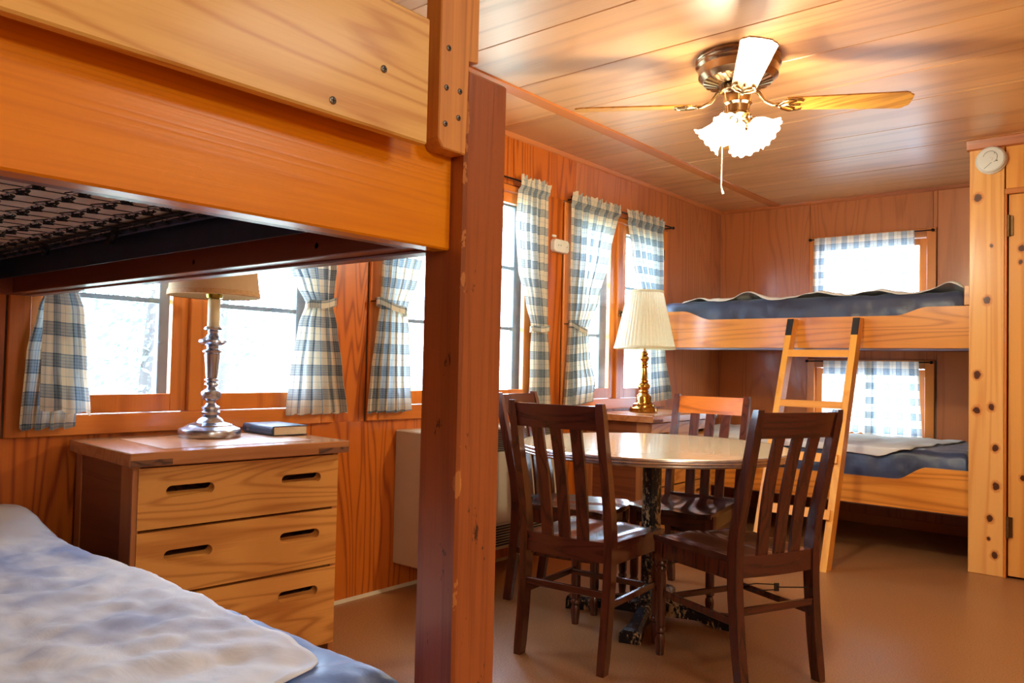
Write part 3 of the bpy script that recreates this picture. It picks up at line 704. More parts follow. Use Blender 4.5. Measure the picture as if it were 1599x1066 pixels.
# ------------------------------------------------------------------ dressers
def slot_front(bm, x, y0, y1, z0, z1, slots, t=.034, deep=.030):
    """drawer front at x (facing +x) with recessed rounded finger slots"""
    seg = 8
    ylist = sorted(slots); 
    # front face as strips around each slot
    cuts = [y0] + [v for a, b, c, d in ylist for v in (a, b)] + [y1]
    def q(a, b, c, d): return bm.faces.new([bm.verts.new((x, *p)) for p in ((a, c), (b, c), (b, d), (a, d))])
    for a, b in zip(cuts[::2], cuts[1::2]): q(a, b, z0, z1)
    for a, b, c, d in ylist:
        r = (d - c) / 2; zc = (c + d) / 2; out = []
        for i in range(seg + 1): an = -PI / 2 + PI * i / seg; out.append((b - r + r * math.cos(an), zc + r * math.sin(an)))
        for i in range(seg + 1): an = PI / 2 + PI * i / seg; out.append((a + r + r * math.cos(an), zc + r * math.sin(an)))
        n = len(out); F = [bm.verts.new((x, *p)) for p in out]; Bk = [bm.verts.new((x - deep, p[0], p[1] + (.013 if p[1] < zc else .003))) for p in out]
        for i in range(n): bm.faces.new((F[i], F[(i + 1) % n], Bk[(i + 1) % n], Bk[i]))
        # top and bottom bands beside the slot
        half = seg + 1; right = F[:half]; left = F[half:]
        vb = [bm.verts.new((x, p[0], z0)) for p in (out[0], out[-1])]; vt = [bm.verts.new((x, p[0], z1)) for p in (out[half - 1], out[half])]
        bm.faces.new((left[-1], right[0], vb[0], vb[1])); bm.faces.new((right[-1], left[0], vt[1], vt[0]))
        cb = bm.verts.new((x, b, z0)); ct = bm.verts.new((x, b, z1)); m_ = half // 2
        bm.faces.new([vb[0], cb] + [right[i] for i in range(m_, -1, -1)]); bm.faces.new([ct, vt[0]] + [right[i] for i in range(half - 1, m_ - 1, -1)])
        bm.faces.new([cb, ct, right[m_]])
        cb = bm.verts.new((x, a, z0)); ct = bm.verts.new((x, a, z1))
        bm.faces.new([vt[1], ct] + [left[i] for i in range(m_, -1, -1)]); bm.faces.new([cb, vb[1]] + [left[i] for i in range(half - 1, m_ - 1, -1)])
        bm.faces.new([ct, cb, left[m_]])
    for a, b, c, d in ((y0, y1, z0, z0), (y0, y1, z1, z1)):
        bm.faces.new([bm.verts.new(p) for p in ((x, y0, c), (x, y1, c), (x - t, y1, c), (x - t, y0, c))])
    for y in (y0, y1): bm.faces.new([bm.verts.new(p) for p in ((x, y, z0), (x, y, z1), (x - t, y, z1), (x - t, y, z0))])
    bmesh.ops.remove_doubles(bm, verts=bm.verts, dist=1e-5)
    return bm
def dresser(label, loc, rz, Wd, D=.545):
    """local x: outward from the wall, y: along the wall; origin at the back left corner on the floor"""
    t = thing('dresser', label, 'dresser', loc, rz, 'pine dressers with finger slot drawers')
    F = D - .03
    top = obj('top', B(.0, D, .0, Wd, .768, .810, .003), 'dresser_top', t)
    obj('top_inlay', B(.09, D - .075, .13, Wd - .10, .8095, .8112), 'dresser_body', top)
    obj('dark_joint', B(D - .002, D + .0008, .002, .125, .770, .789), 'dresser_end', top)
    obj('dark_joint', B(D - .002, D + .0008, Wd - .125, Wd - .002, .770, .789), 'dresser_end', top)
    a, b = .022, Wd - .022
    for y0, y1 in ((a, a + .016), (b - .016, b)):
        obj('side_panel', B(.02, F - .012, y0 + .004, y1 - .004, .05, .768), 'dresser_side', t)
    for y0, y1, s in ((a, a + .022, 1), (b - .022, b, -1)):
        for x0, x1 in ((.004, .060), (F - .095, F - .004)): obj('stile', B(x0, x1, y0, y1, .0, .768, .002), 'dresser_body', t)
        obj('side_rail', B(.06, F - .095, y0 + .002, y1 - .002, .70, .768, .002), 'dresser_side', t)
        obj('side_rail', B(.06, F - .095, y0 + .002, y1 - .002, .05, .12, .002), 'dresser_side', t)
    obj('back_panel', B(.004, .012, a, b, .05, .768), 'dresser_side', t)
    obj('plinth', B(F - .06, F - .04, a + .02, b - .02, .0, .085), 'dresser_end', t)
    obj('carcass', B(.012, F - .13, a + .022, b - .022, .085, .767), 'dresser_end', t)
    h0, h1 = .12 / .76 * Wd, .273 / .76 * Wd
    for z0, z1, zc in ((.576, .760, .684), (.372, .567, .488), (.092, .363, .289)):
        d = obj('drawer', slot_front(BM(), F, a + .016, b - .003, z0, z1, [(.12, .273, zc - .017, zc + .018), (Wd - .095 - .153, Wd - .095, zc - .017, zc + .018)]), 'dresser_front', t)
    return t
dresser('pine dresser holding the candlestick lamp and book, beside the near bunk', (.026, 1.10, 0), math.radians(-4.3), .757)
dresser('pine dresser under the pleated lamp, behind the dining table', (.018, 4.165, 0), math.radians(.8), .90, .50)

# ------------------------------------------------------------------ lamps
def cyl(name, prof, cx, cy, cz, mat, parent, seg=28, smooth=35, **k): return obj(name, lathe(BM(), prof, 0, 0, cz, seg, **k), mat, parent, smooth=smooth)
L1 = thing('table_lamp', 'pewter candlestick table lamp with tan drum shade, beside a book', 'lamp', (.222, 1.50, .8115))
q = .000656
def pr(L, zb, k): return [(r * k, (zb - y) * k) for r, y in L]
cyl('base', pr([(160, 1010), (163, 1004), (163, 975), (158, 965), (140, 958), (122, 950), (118, 943), (100, 938), (74, 930), (62, 912), (44, 900), (36, 893)], 1010, q), 0, 0, 0, 'pewter', L1, 40)
cyl('stem', pr([(36, 893), (48, 888), (50, 874), (40, 866), (48, 858), (47, 846), (30, 836), (24, 826), (26, 815), (48, 800), (54, 780), (52, 762), (40, 750), (28, 744), (22, 736), (30, 730), (38, 724), (36, 714), (26, 709), (38, 700), (37, 692), (30, 688), (32, 680), (43, 556), (40, 552), (52, 545), (53, 536), (44, 530), (32, 524), (34, 512), (62, 502), (76, 490), (74, 478), (50, 466), (36, 452), (28, 440), (30, 428), (48, 420), (52, 412), (44, 403), (30, 402)], 1010, q), 0, 0, 0, 'pewter', L1, 32)
cyl('candle_sleeve', pr([(32, 404), (33, 402), (33, 256), (30, 250), (10, 249)], 1010, q), 0, 0, 0, 'candle', L1, 24)
so = cyl('socket', pr([(20, 252), (42, 244), (46, 225), (36, 205), (26, 190), (22, 170), (24, 140), (8, 130)], 1010, q), 0, 0, 0, 'brass_green', L1, 20)
obj('switch_key', B(.024, .040, -.004, .004, .515, .525, .002), 'screw_dark', so)
cyl('shade', [(.159, .510), (.128, .760), (.1265, .760), (.1565, .510)], 0, 0, 0, 'shade_tan', L1, 48, cap=False)
cyl('shade_trim', [(.1585, .507), (.1615, .509), (.1595, .526), (.1565, .526)], 0, 0, 0, 'shade_trim', L1, 48, cap=False)
obj('harp', tube(BM(), [(.0, .0, .535), (.03, .0, .56), (.04, 0, .64), (.02, 0, .73), (0, 0, .742), (-.02, 0, .73), (-.04, 0, .64), (-.03, 0, .56), (0, 0, .535)], .002, 6), 'brass_green', L1)
for k in range(3): obj('shade_spoke', tube(BM(), [(0, 0, .745), (.127 * math.cos(k * 2.094), .127 * math.sin(k * 2.094), .755)], .0015, 5), 'brass_green', L1)
L2 = thing('table_lamp', 'brass table lamp with cream pleated shade near the far bunk', 'lamp', (.250, 4.515, .8115))
q2 = .000764
cyl('base', pr([(112, 975), (118, 970), (118, 940), (112, 932), (96, 930), (90, 915), (92, 905), (70, 895), (66, 885), (66, 850), (58, 835), (44, 822), (40, 812)], 975, q2), 0, 0, 0, 'brass', L2, 40)
cyl('stem', pr([(34, 812), (42, 800), (36, 786), (44, 775), (55, 758), (54, 744), (38, 730), (30, 722), (38, 716), (37, 706), (27, 700), (30, 690), (24, 602), (22, 598), (32, 590), (31, 580), (20, 574), (30, 566), (31, 556), (22, 548), (30, 535), (39, 518), (36, 502), (22, 494), (30, 486), (30, 474), (22, 466), (26, 458), (10, 452), (8, 448), (8, 330), (4, 328)], 975, q2), 0, 0, 0, 'brass', L2, 32)
n = 96
def pleat(bm, r0, z0, r1, z1, amp):
    a = []
    for r, z in ((r0, z0), ((r0 + r1) / 2, (z0 + z1) / 2), (r1, z1)):
        a.append([bm.verts.new(((r + amp * (1 if i % 2 else -1)) * math.cos(2 * PI * i / n), (r + amp * (1 if i % 2 else -1)) * math.sin(2 * PI * i / n), z)) for i in range(n)])
    for x, y in zip(a, a[1:]):
        for i in range(n): bm.faces.new((x[i], x[(i + 1) % n], y[(i + 1) % n], y[i]))
    return bm
obj('shade', pleat(BM(), .196, .420, .114, .782, .0021), 'shade_pleat', L2)
for r, z in ((.200, .412), (.118, .778)): cyl('shade_trim', [(r, z), (r + .002, z + .004), (r + .001 - (.003 if z < .5 else 0), z + .016), (r - .003, z + .014), (r - .004, z), (r, z)], 0, 0, 0, 'shade_pleat', L2, 48, cap=False)
obj('bulb_socket', lathe(BM(), [(.012, .43), (.018, .44), (.018, .50), (.028, .54), (.028, .57), (.0, .59)], seg=16), 'white_plastic', L2, smooth=True)

# book
bk = thing('book', 'dark teal hardback book lying beside the candlestick lamp', 'book', (.340, 1.682, .8115), math.radians(-4))
BD, BW, BT = .225, .150, .036
obj('page_block', B(-BD + .005, -.004, .008, BW - .004, .003, BT - .003), 'pages', bk)
obj('back_cover', B(-BD, 0, .006, BW, 0, .003, .0008), 'book', bk)
obj('front_cover', B(-BD, 0, .006, BW, BT - .003, BT, .0008), 'book', bk)
bm = BM(); prism(bm, [(.008, 0)] + [(.008 - .010 * math.sin(PI * i / 8), BT * (.5 - .5 * math.cos(PI * i / 8))) for i in range(1, 8)] + [(.008, BT)], 'x', -BD, 0)
sp = obj('spine', bm, 'book', bk)
def text(body, size, M4, mat, parent, name='lettering', ext=.0004):
    cu = bpy.data.curves.new(name, 'FONT'); cu.body = body; cu.size = size; cu.extrude = ext; cu.align_x = 'CENTER'; cu.align_y = 'CENTER'
    o = bpy.data.objects.new(name, cu); COL.objects.link(o)
    dg = bpy.context.evaluated_depsgraph_get(); me = bpy.data.meshes.new_from_object(o.evaluated_get(dg)); bpy.data.objects.remove(o)
    me.transform(M4); me.materials.append(M[mat]); o = bpy.data.objects.new(name, me); COL.objects.link(o); o.parent = parent; return o
text('HOLY\nBIBLE', .010, Matrix.Translation((-BD + .045, -.0026, BT / 2)) @ Matrix.Rotation(PI / 2, 4, 'X'), 'gilt', sp)

# ------------------------------------------------------------------ wall heater
ht = thing('wall_heater', 'beige enamel wall heater behind the bunk post and dining chairs', 'heater', (0, 3.12, .13))
def h(n, q, m, p=None, bev=.004): return obj(n, B(*q, bev), m, p or ht, world=True)
HX = .20
cab = h('cabinet', (.0, HX - .012, 2.592, 3.655, .128, .770), 'heater', None, .006)
h('front_panel', (HX - .012, HX, 2.592, 3.655, .268, .640), 'heater')
h('top_grille_plate', (HX - .014, HX - .004, 2.592, 3.655, .640, .768), 'heater'); h('bottom_grille_plate', (HX - .014, HX - .004, 2.592, 3.655, .130, .268), 'heater')
for k in range(12): h('louvre', (HX - .006, HX + .0, 2.62, 3.63, .646 + k * .0095, .6505 + k * .0095), 'slot', None, 0)
for k in range(8): h('louvre', (HX - .006, HX + .0, 2.62, 3.63, .150 + k * .014, .157 + k * .014), 'slot', None, 0)

# wall alarm
al = thing('wall_alarm', 'small white rounded alarm box on the wall between two plaid curtains', 'alarm', (0, 3.866, 1.835))
bm = BM(); prism(bm, [(3.800 + .014, 1.794), (3.936, 1.794), (3.950, 1.808), (3.950, 1.858), (3.936, 1.872), (3.814, 1.872), (3.800, 1.858), (3.800, 1.808)], 'x', 0, .036, .004)
ab = obj('case', bm, 'white_plastic', al, world=True)
for y, z in ((3.84, 1.835), (3.862, 1.835), (3.925, 1.832)): obj('mark', B(.0355, .0368, y - .003, y + .003, z - .004, z + .004), 'grey_detail', ab, world=True)
obj('button', lathe(BM(), [(.006, 0), (.006, .003), (0, .004)], 0, 0, 0, 12, Matrix.Translation((.036, 3.905, 1.835)) @ Matrix.Rotation(PI / 2, 4, 'Y')), 'white_plastic', ab, world=True)
obj('cord_clip', B(0, .012, 3.812, 3.85, 1.885, 1.900, .003), 'white_plastic', al, world=True)
# smoke detector on the pine partition
sd = thing('smoke_detector', 'round white smoke detector high on the knotty pine partition', 'smoke detector', (2.128, K, 2.302))
RM = Matrix.Rotation(PI / 2, 4, 'X')
obj('base_plate', lathe(BM(), [(.076, 0), (.077, .004), (.077, .014), (.074, .018), (.06, .018)], seg=40, mat=RM), 'white_plastic', sd, smooth=35)
dm = obj('dome', lathe(BM(), [(.070, .018), (.072, .022), (.071, .036), (.064, .043), (.03, .046), (0, .046)], seg=40, mat=RM), 'white_plastic', sd, smooth=35)
pts = [(.034 * math.cos(a) + .0, -.0468, .034 * math.sin(a) + .010) for a in [math.radians(v) for v in range(-60, 170, 12)]]
obj('groove', tube(BM(), pts, .0012, 5), 'grey_detail', dm)
obj('groove', tube(BM(), [(.006, -.0468, -.02), (-.03, -.0468, -.052)], .0012, 5), 'grey_detail', dm)
obj('test_button', lathe(BM(), [(.012, .045), (.012, .049), (0, .050)], seg=16, mat=RM), 'white_plastic', dm)
obj('indicator', B(.018, .022, -.048, -.044, .028, .032), 'screw_dark', dm); obj('indicator', B(.026, .036, -.048, -.044, -.016, -.011), 'grey_detail', dm)

# ------------------------------------------------------------------ far bunk bed
fb = thing('bunk_bed', 'far built-in bunk bed with scooped orange rails against the back wall', 'bunk bed', (1.0, 5.6, 0))
def fobj(n, bm, m, **k): return obj(n, bm, m, fb, world=True, **k)
FY = 5.118
def scoop(zb, zc, zl, zr, xa=.20, xb=.42, xc=1.62, xd=1.80):
    p = [(.002, zb), (2.016, zb), (2.016, zr), (xd, zr)]
    for i in range(1, 9): t = i / 9; p.append((lerp(xd, xc, t), lerp(zr, zc, t * t * (3 - 2 * t))))
    p.append((xc, zc)); p.append((xb, zc))
    for i in range(1, 9): t = i / 9; p.append((lerp(xb, xa, t), lerp(zc, zl, t * t * (3 - 2 * t))))
    p += [(xa, zl), (.002, zl)]
    return p
fobj('upper_rail', prism(BM(), scoop(1.252, 1.449, 1.512, 1.497), 'y', FY, FY + .038, .002), 'rail_x', label='scooped upper front rail')
fobj('lower_rail', prism(BM(), scoop(.300, .468, .55, .553), 'y', FY, FY + .038, .002), 'rail_x', label='scooped lower front rail')
for z in (1.262, .31):
    fobj('cleat', B(.01, 2.01, FY + .038, FY + .075, z, z + .04, .002), 'dark_rail_x'); fobj('cleat', B(.01, 2.01, YB - .04, YB - .002, z, z + .06, .002), 'dark_rail_x')
    fobj('spring_frame', B(.02, 2.0, FY + .045, FY + .05, z - .022, z), 'wire')
    fobj('deck', B(.02, 2.0, FY + .05, YB - .05, z + .04, z + .055), 'dresser_side')
fobj('end_cleat', B(1.986, 2.014, FY - .002, FY + .05, 1.500, 1.612, .003), 'rail_x')
fobj('end_cleat', B(.002, .03, FY + .04, YB - .02, 1.262, 1.5, .003), 'dark_rail_x'); fobj('end_cleat', B(1.99, 2.016, FY + .05, YB - .02, 1.262, 1.5, .003), 'dark_rail_x')
um2, HU = mattress('mattress', 'navy mattress bulging over the scooped rail of the far top bunk', .03, 1.985, FY + .040, YB - .095, 1.318, 1.585, 'navy', 80, 40, .016, .045, 8, 21)
lm2, HL = mattress('mattress', 'navy wrinkled mattress on the far bottom bunk', .02, 2.005, FY + .042, YB - .095, .366, .650, 'navy', 80, 40, .014, .05, 8, 31)
def far_top(u, v): return lerp(.17, 1.975, u), lerp(FY + .052, YB - .11, v) + .006 * math.sin(u * 30)
def far_hump(x, y, u, v):
    f = math.exp(-(v / .16) ** 2)
    s = 0
    for c, w_, a in ((.30, .06, .020), (.66, .09, .052), (1.05, .05, .012), (1.16, .10, .030), (1.50, .09, .030), (1.90, .09, .055)): s += a * math.exp(-((x - c) / w_) ** 2)
    return s * f + .004
pad('mattress_pad', 'rumpled white pad on the far top bunk with a wavy raised hem', far_top, 0, 0, 0, 0, HU, 'pad_far', 110, 26, .002, .004, 6, 4, far_hump)
def far_low(u, v):
    far_x = 1.74 + .10 * v; x = lerp(.03, far_x, u)
    return x, lerp(FY + .020, YB - .11, v)
def HL2(x, y):
    d = y - (FY + .05)
    return HL(x, max(y, FY + .06)) - (0 if d > 0 else .9 * -d)
bm = BM(); rows = []
nu, nv = 90, 30
for i in range(nu + 1):
    u = i / nu; row = []
    hang = .048 + .012 * math.sin(u * 7) + (-.048 * max(0, (u - .93) / .07) ** 2 if u > .93 else 0)
    for j in range(nv + 1):
        v = j / nv
        if v < .2:
            t = 1 - v / .2; x = lerp(.03, 1.70 - .08 * t, u); y = FY + .028; z = HL(x, FY + .062) + .006 - hang * t - .02 * (1 - t) * 0
        else:
            t = (v - .2) / .8; x = lerp(.03, 1.70 + .14 * t, u); y = lerp(FY + .030, YB - .11, t); z = HL(x, max(y, FY + .062)) + .006
        row.append(bm.verts.new((x, y, z)))
    rows.append(row)
for a, b in zip(rows, rows[1:]):
    for j in range(nv): bm.faces.new((a[j], b[j], b[j + 1], a[j + 1]))
o = obj('mattress_pad', bm, 'pad_far', smooth=True); md = o.modifiers.new('thickness', 'SOLIDIFY'); md.thickness = .003; md.offset = 1
tag(o, 'cream pad folded over the front edge of the far bottom bunk mattress', 'mattress pad')

# ladder
ld = thing('ladder', 'yellow pine bunk ladder with black tipped rails leaning on the far top bunk', 'ladder', (1.215, 4.50, 0))
A0, A1 = Vector((0, 4.465, 0)), Vector((0, 5.030, 1.436)); tdir = (A1 - A0).normalized(); nrm = Vector((0, tdir.z, -tdir.y))
def lrail(x0, x1, z0, z1, mat, name, ex=0.0):
    p0, p1 = A0 + (A1 - A0) * (z0 / 1.436), A0 + (A1 - A0) * (z1 / 1.436); dpt = nrm * .080
    secs = []
    for p in (p0, p1):
        f = p; b_ = p + dpt
        if z0 == 0 and p is p0: b_ = Vector((0, p.y + .085, 0))
        if z1 > 1.43 and p is p1: b_ = Vector((0, min(p.y + .085, 5.113), 1.436))
        secs.append([(x0 - ex, f.y - ex, f.z), (x1 + ex, f.y - ex, f.z), (x1 + ex, b_.y, b_.z), (x0 - ex, b_.y, b_.z)])
    return obj(name, loft(BM(), secs), mat, ld, world=True)
for x0, x1 in ((1.000, 1.037), (1.404, 1.442)):
    r = lrail(x0, x1, 0, 1.436, 'ladder', 'side_rail')
    p = A0 + (A1 - A0) * (1.330 / 1.436); q_ = A1
    bm = BM(); loft(bm, [[(x0 - .0008, a.y - .0022, a.z), (x1 + .0008, a.y - .0022, a.z), (x1 + .0008, a.y + .004, a.z), (x0 - .0008, a.y + .004, a.z)] for a in (p, q_)])
    obj('black_tape', bm, 'black_tape', r, world=True)
for i, (zt, zb_) in enumerate(((1.236, 1.192), (.924, .884), (.625, .578), (.322, .272))):
    a, b = A0 + (A1 - A0) * (zb_ / 1.436), A0 + (A1 - A0) * (zt / 1.436)
    x0, x1 = (1.037, 1.404) if i < 2 else (1.020, 1.425)
    off = -.004 if i < 2 else -.018
    bm = BM(); loft(bm, [[(x0, p.y + off, p.z), (x1, p.y + off, p.z), (x1, p.y + off + (.06 if i < 2 else .0165), p.z), (x0, p.y + off + (.06 if i < 2 else .0165), p.z)] for p in (a, b)])
    obj('rung', bm, 'ladder_x', ld, world=True)

# ------------------------------------------------------------------ dining table
tb = thing('dining_table', 'round cream topped dining table with ribbed metal edge and chipped black pedestal', 'table', (1.13, 3.10, 0))
R = .592
cyl('tabletop', [(R - .008, .728), (R - .003, .732), (R - .003, .758), (R - .006, .7605), (0, .7605)][0:0] + [(0, .726), (R - .010, .726), (R - .004, .729), (R - .004, .758), (R - .008, .7605), (0, .7605)], 0, 0, 0, 'laminate', tb, 96, 30)
cyl('metal_edge', [(R - .003, .726), (R + .002, .728), (R + .004, .733), (R + .001, .736), (R + .005, .741), (R + .005, .744), (R + .001, .748), (R + .004, .752), (R + .003, .758), (R - .003, .7608)], 0, 0, 0, 'alum', tb, 96, 25, cap=False)
cyl('column', [(.075, .07), (.060, .10), (.048, .14), (.042, .16), (.042, .68), (.060, .69), (.13, .715), (.14, .7255), (0, .7256)], 0, 0, 0, 'chipped', tb, 20, 40)
cyl('column_collar', [(.09, .05), (.098, .06), (.098, .075), (.075, .085)], 0, 0, 0, 'chipped', tb, 20, 40)
for k in range(4):
    a = math.radians(-72 + 90 * k); Mx = Matrix.Rotation(a, 4, 'Z')
    prof = [(.02, .10, .040), (.10, .092, .034), (.20, .070, .030), (.29, .055, .034), (.345, .055, .042), (.375, .052, .045)]
    secs = []
    for x, zt, hw in prof:
        zb_ = 0 if x > .27 else .022
        secs.append([Mx @ Vector((x, -hw, zb_)), Mx @ Vector((x, hw, zb_)), Mx @ Vector((x, hw, zt * .75)), Mx @ Vector((x, hw * .62, zt)), Mx @ Vector((x, -hw * .62, zt)), Mx @ Vector((x, -hw, zt * .75))])
    obj('foot', loft(BM(), secs), 'chipped', tb)

# ------------------------------------------------------------------ dining chairs
def chair_proto():
    t = thing('dining_chair', 'x', 'chair', (0, 0, 0), 0, 'dark slat back dining chairs around the table')
    def o(n, bm, m='chair', **k): return obj(n, bm, m, t, **k)
    def post_c(z):     # y of post centre and its depth, x of its centre
        K_ = [(0, .020, .038), (.16, .042, .040), (.34, .058, .044), (.46, .060, .046), (.56, .048, .042), (.75, .002, .036), (.965, -.048, .030)]
        for a, b in zip(K_, K_[1:]):
            if z <= b[0] + 1e-6: break
        s = (z - a[0]) / (b[0] - a[0]); s2 = s
        return lerp(a[1], b[1], s2), lerp(a[2], b[2], s2), lerp(.178, .186, z / .965)
    for sx in (-1, 1):
        secs = []
        for i in range(25):
            z = .965 * i / 24; y, d_, x = post_c(z); hw = .0165 if i else .014
            if i == 24: hw = .013; d_ *= .8
            secs.append(rect(sx * x, y, z, hw, d_ / 2))
        o('rear_post', loft(BM(), secs), smooth=50)
    # crest rail, bowed back
    def bow(bm, z0, z1, yb, th, half, bowd, n=10, dy=0.0):
        secs = []
        for i in range(n + 1):
            s = -1 + 2 * i / n; x = half * s; b_ = -bowd * (1 - s * s)
            secs.append([(x, yb(z0) + b_ - th / 2, z0), (x, yb(z0) + b_ + th / 2, z0), (x, yb(z1) + b_ + th / 2, z1), (x, yb(z1) + b_ - th / 2, z1)])
        return loft(bm, secs)
    yp = lambda z: post_c(z)[0]
    o('crest_rail', bow(BM(), .868, .956, yp, .020, .168, .016), 'chair_x', smooth=40)
    o('rear_apron', bow(BM(), .388, .462, lambda z: .052, .020, .166, .012), 'chair_x', smooth=40)
    for sx in (-1, 0, 1):
        x = sx * .081; secs = []
        for i in range(8):
            z = lerp(.455, .875, i / 7); b_ = lerp(-.010, -.014, i / 7) * (1 if sx == 0 else .75)
            yy_ = lerp(.052, yp(.875), (z - .455) / .42) + .012 * math.sin(PI * i / 7)
            xx = x * lerp(.94, 1.02, i / 7)
            secs.append(rect(xx, yy_ + b_, z, .0235, .006))
        o('slat', loft(BM(), secs), smooth=40)
    # saddle seat
    bm = BM(); nx, ny = 16, 14; g1 = []; g2 = []
    for j in range(ny + 1):
        v = j / ny; y = lerp(.062, .492, v); half = lerp(.178, .212, v); ra, rb = [], []
        if j == ny: half -= .012
        if j == ny - 1: half -= .002
        for i in range(nx + 1):
            s = -1 + 2 * i / nx; x = half * s
            dip = .014 * (math.sin(PI * abs(s)) ** 2) * min(1, (1 - abs(2 * v - 1.0)) * 2.2 + .5) + .006 * math.exp(-((v - .45) / .3) ** 2) * (1 - s * s)
            yf = y + (.010 * (1 - s * s) if j == ny else 0)
            z = .455 - dip - (.006 if v == 1 else 0)
            ra.append(bm.verts.new((x, yf, z))); rb.append(bm.verts.new((x * .985, yf - (.006 if j == ny else 0), z - .024)))
        g1.append(ra); g2.append(rb)
    for G_ in (g1, g2):
        for a, b in zip(G_, G_[1:]):
            for i in range(nx): bm.faces.new((a[i], a[i + 1], b[i + 1], b[i]))
    edge = lambda G_: G_[0] + [r[-1] for r in G_[1:]] + list(reversed(G_[-1]))[1:] + [r[0] for r in reversed(G_[1:-1])]
    e1, e2 = edge(g1), edge(g2)
    for i in range(len(e1)): bm.faces.new((e1[i], e1[(i + 1) % len(e1)], e2[(i + 1) % len(e1)], e2[i]))
    o('seat', bm, 'chair_seat', smooth=40)
    for sx in (-1, 1):
        o('side_apron', bar(BM(), (sx * .168, .075, .402), (sx * .190, .455, .402), .018, .060, .002), 'chair')
        o('side_stretcher', bar(BM(), (sx * .180, .045, .235), (sx * .184, .450, .235), .014, .024, .002), 'chair')
        fl_ = o('front_leg', loft(BM(), [rect(sx * .186, .455, .435, .019, .019), rect(sx * .186, .455, .36, .019, .019)]), 'chair')
        obj('leg_turning', lathe(BM(), [(.018, .362), (.023, .354), (.023, .346), (.016, .340), (.022, .332), (.022, .324), (.018, .318), (.0205, .30), (.0200, .12), (.016, .105), (.021, .098), (.021, .088), (.014, .080), (.019, .066), (.020, .05), (.015, .0), (.0, .0)], sx * .186, .455, 0, 16), 'chair', fl_, smooth=40)
    o('front_apron', bow(BM(), .372, .430, lambda z: .456, .018, .168, -.008), 'chair_x', smooth=40)
    o('front_stretcher', bar(BM(), (-.17, .40, .235), (.17, .40, .235), .014, .022, .002), 'chair_x')
    o('rear_stretcher', bar(BM(), (-.165, .042, .275), (.165, .042, .275), .015, .026, .002), 'chair_x')
    return t
def dup(root, loc, rz, label):
    r = root.copy(); COL.objects.link(r); r.location = loc; r.rotation_euler = (0, 0, rz); r['label'] = label
    for ch in list(root.children):
        c = ch.copy(); COL.objects.link(c); c.parent = r
        for g_ in ch.children:
            d = g_.copy(); COL.objects.link(d); d.parent = c
    return r
c0 = chair_proto()
places = [((1.168, 2.362, 0), math.radians(5.2), 'dark wooden dining chair with its back to the camera, beside the bunk post'),
          ((1.880, 2.722, 0), math.atan2(.391, -.920) - PI / 2, 'dark wooden dining chair nearest the ladder, brace wires under its seat'),
          ((1.075, 3.757, 0), math.atan2(-.995, .100) - PI / 2, 'dining chair behind the table with a crest rail coloured orange as if lit'),
          ((.450, 3.035, 0), math.atan2(.215, .976) - PI / 2, 'dining chair half hidden behind the bunk post, back to the heater')]
chairs = [c0]
c0.location = places[0][0]; c0.rotation_euler = (0, 0, places[0][1]); c0['label'] = places[0][2]
for p in places[1:]: chairs.append(dup(c0, *p))
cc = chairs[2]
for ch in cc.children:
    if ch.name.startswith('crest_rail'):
        ch.data = ch.data.copy(); ch.data.materials[0] = M['crest_lit']; ch['label'] = 'crest rail coloured orange as if lit'
# brace wires with turnbuckles under the chair by the ladder
cb = chairs[1]
def brace(p, q, t0):
    p, q = Vector(p), Vector(q); c_ = p.lerp(q, t0); d_ = (q - p).normalized(); up = Vector((0, 0, 1))
    bm = BM()
    for s in (-1, 1): tube(bm, [p + up * s * .002, p.lerp(c_, .5) + up * s * .012, c_ + up * s * .009], .0020, 5)
    wv = obj('brace_wire', bm, 'black_metal', cb)
    obj('brace_rod', tube(BM(), [c_, q], .0024, 5), 'black_metal', wv)
    bm = BM()
    for k_ in range(3): tube(bm, [c_ + d_ * (k_ * .008 - .008) + up * .014 + Vector((0, 0, 0)), c_ + d_ * (k_ * .008 - .008) - up * .014], .0028, 6)
    obj('turnbuckle', bm, 'black_metal', wv)
brace((-.170, .075, .352), (.175, .060, .318), .55)
brace((.180, .440, .33), (-.180, .440, .35), .45)

# ------------------------------------------------------------------ ceiling fan
FX, FYc = 1.486, 3.144
fn = thing('ceiling_fan', 'brass ceiling fan with oak blades and four lit ruffled glass shades', 'ceiling fan', (FX, FYc, H))
cyl('housing', [(.150, 0), (.176, -.002), (.178, -.012), (.174, -.016), (.178, -.022), (.174, -.028), (.177, -.034), (.170, -.040), (.166, -.046), (.165, -.080), (.158, -.086), (.145, -.100), (.10, -.112), (.060, -.116), (0, -.116)], 0, 0, 0, 'bronze', fn, 56, 30)
for k in range(24):
    a = 2 * PI * k / 24; m4 = Matrix.Rotation(a, 4, 'Z')
    bm = BM(); loft(bm, [[m4 @ Vector(p) for p in ((r, -wd_, z), (r, wd_, z), (r, wd_, z + .004), (r, -wd_, z + .004))] for r, wd_, z in ((.142, .009, -.1055), (.085, .005, -.1195))])
    obj('vent_rib', bm, 'bright_brass', fn)
cyl('motor_hub', [(0, -.112), (.052, -.114), (.070, -.122), (.072, -.142), (.060, -.152), (.058, -.156), (.058, -.19), (.060, -.196), (.052, -.205), (.050, -.236), (.056, -.242), (.060, -.250), (.040, -.262), (.018, -.268), (.016, -.30), (.024, -.31), (.020, -.325), (0, -.328)], 0, 0, 0, 'bright_brass', fn, 36, 30)
th0 = math.atan2(.35, .60)
